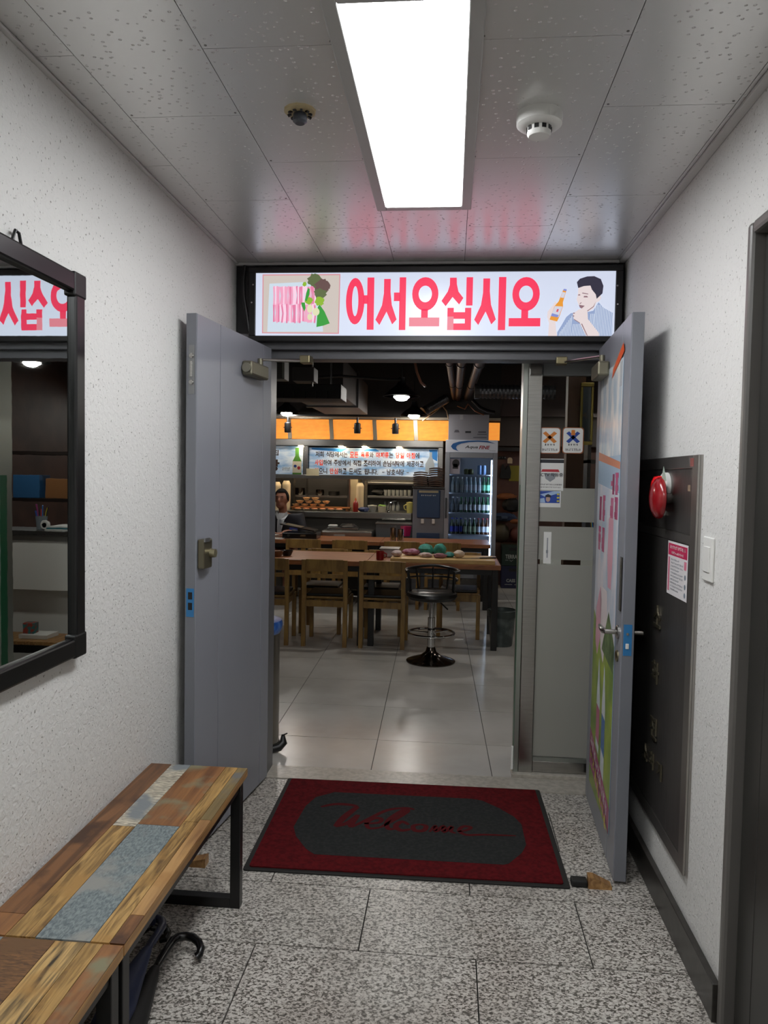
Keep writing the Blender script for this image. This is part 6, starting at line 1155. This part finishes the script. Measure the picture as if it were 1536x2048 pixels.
    # clothing: shirt front, jacket
    jv=[(cx_,Y+.10,.52),(cx_,Y+.09,.75),ch,(cx_,Y+.045,sz_+.0),(cx_+.195,Y+.05,sz_-.035),(cx_+.255,Y-.02,sz_-.30),(cx_+.135,Y-.21,.81),(cx_-.195,Y+.05,sz_-.035),(cx_-.255,Y-.02,sz_-.30),(cx_-.155,Y-.21,.81)]
    je=[(0,1),(1,2),(2,3),(2,4),(4,5),(5,6),(2,7),(7,8),(8,9)]; jr=[(.185,.15),(.18,.145),(.205,.15),(.10,.10),.095,.074,.056,.095,.074,.056]
    jk = skin_mesh('suit_jacket',jv,je,jr,suit,None,.012)
    fs = Fr((cx_-.02,Y-.085,0),(1,0,0),(0,0,1))
    MB().add([(cx_-.05,Y-.062,sz_+.035),(cx_+.05,Y-.062,sz_+.035),(cx_+.03,Y-.105,sz_-.06),(cx_-.02,Y-.140,sz_-.26),(cx_-.05,Y-.140,sz_-.26),(cx_-.055,Y-.105,sz_-.06)],[(5,4,3,2),(0,5,2,1)]).build('shirt_front', sh, t)
    for s in (-1,1): MB().add([(cx_-.01,Y-.105,sz_-.045),(cx_+s*.06-.01,Y-.075,sz_+.055),(cx_+s*.085-.01,Y-.06,sz_+.02),(cx_+s*.05-.01,Y-.10,sz_-.04)],[(0,1,2,3)] if s>0 else [(3,2,1,0)]).build('shirt_collar', sh, t)
    MB().add([(cx_-.035,Y-.118,sz_-.045),(cx_-.0,Y-.118,sz_-.045),(cx_+.008,Y-.142,sz_-.28),(cx_-.06,Y-.142,sz_-.28)],[(3,2,1,0)]).build('necktie', mat('grey_tie','#8f959c',.5), t)
    # badge on the chest
    MB().add([(cx_+.10,Y-.125,sz_-.19),(cx_+.20,Y-.10,sz_-.19),(cx_+.20,Y-.095,sz_-.14),(cx_+.10,Y-.12,sz_-.14)],[(0,1,2,3)]).build('chest_badge', mat('blue_badge','#25307e',.5), t)
    # face details
    eye=mat('dark_eye','#120d0b',.3)
    for s in (-1,1):
        MB().blob((hx-.006+s*.031,Y-.085+.006,hz+.018),(.013,.008,.0055),10).build('eye', eye, t, True); MB().bar((hx-.006+s*.016,Y-.092,hz+.036),(hx-.006+s*.048,Y-.083,hz+.038),.006,.007).build('eyebrow', hr, t)
    MB().blob((hx-.008,Y-.094,hz-.062),(.022,.006,.006),10).build('mouth', mat('lips','#6d3a34',.5), t, True)
    h=MB(); n_=22; rows=9
    for i in range(rows+1):
        for j in range(n_):
            a=math.tau*j/n_; fr=max(0,math.cos(a+math.pi/2)); lim=(R(50) if fr>.45 else R(72+34*(1-fr)))  # hairline lower at the back
            th=lim*i/rows; q_=1+.03*math.sin(5*a+i); h.v.append(Vector((hx+.083*math.sin(th)*math.cos(a)*q_, Y+.012+.103*math.sin(th)*math.sin(a)*q_, hz+.012+.120*math.cos(th))))
    for i in range(rows):
        for j in range(n_): a=i*n_+j; b_=i*n_+(j+1)%n_; h.f.append([a,a+n_,b_+n_,b_])
    ho=h.build('hair', hr, t, True); so=ho.modifiers.new('s','SOLIDIFY'); so.thickness=.014; so.offset=.5
    return t
person()
c_ = [o for o in bpy.data.objects if o.name.startswith('dining_chair') and o.parent is None][0]
pc_ = dup(c_); hc_=at(563,999,9.27); pc_.location=(hc_.x+.05,9.5,0); pc_.rotation_euler=(0,0,R(180)); pc_['label']='wooden chair under the seated man in a suit'
bpy.data.scenes.remove(TS)
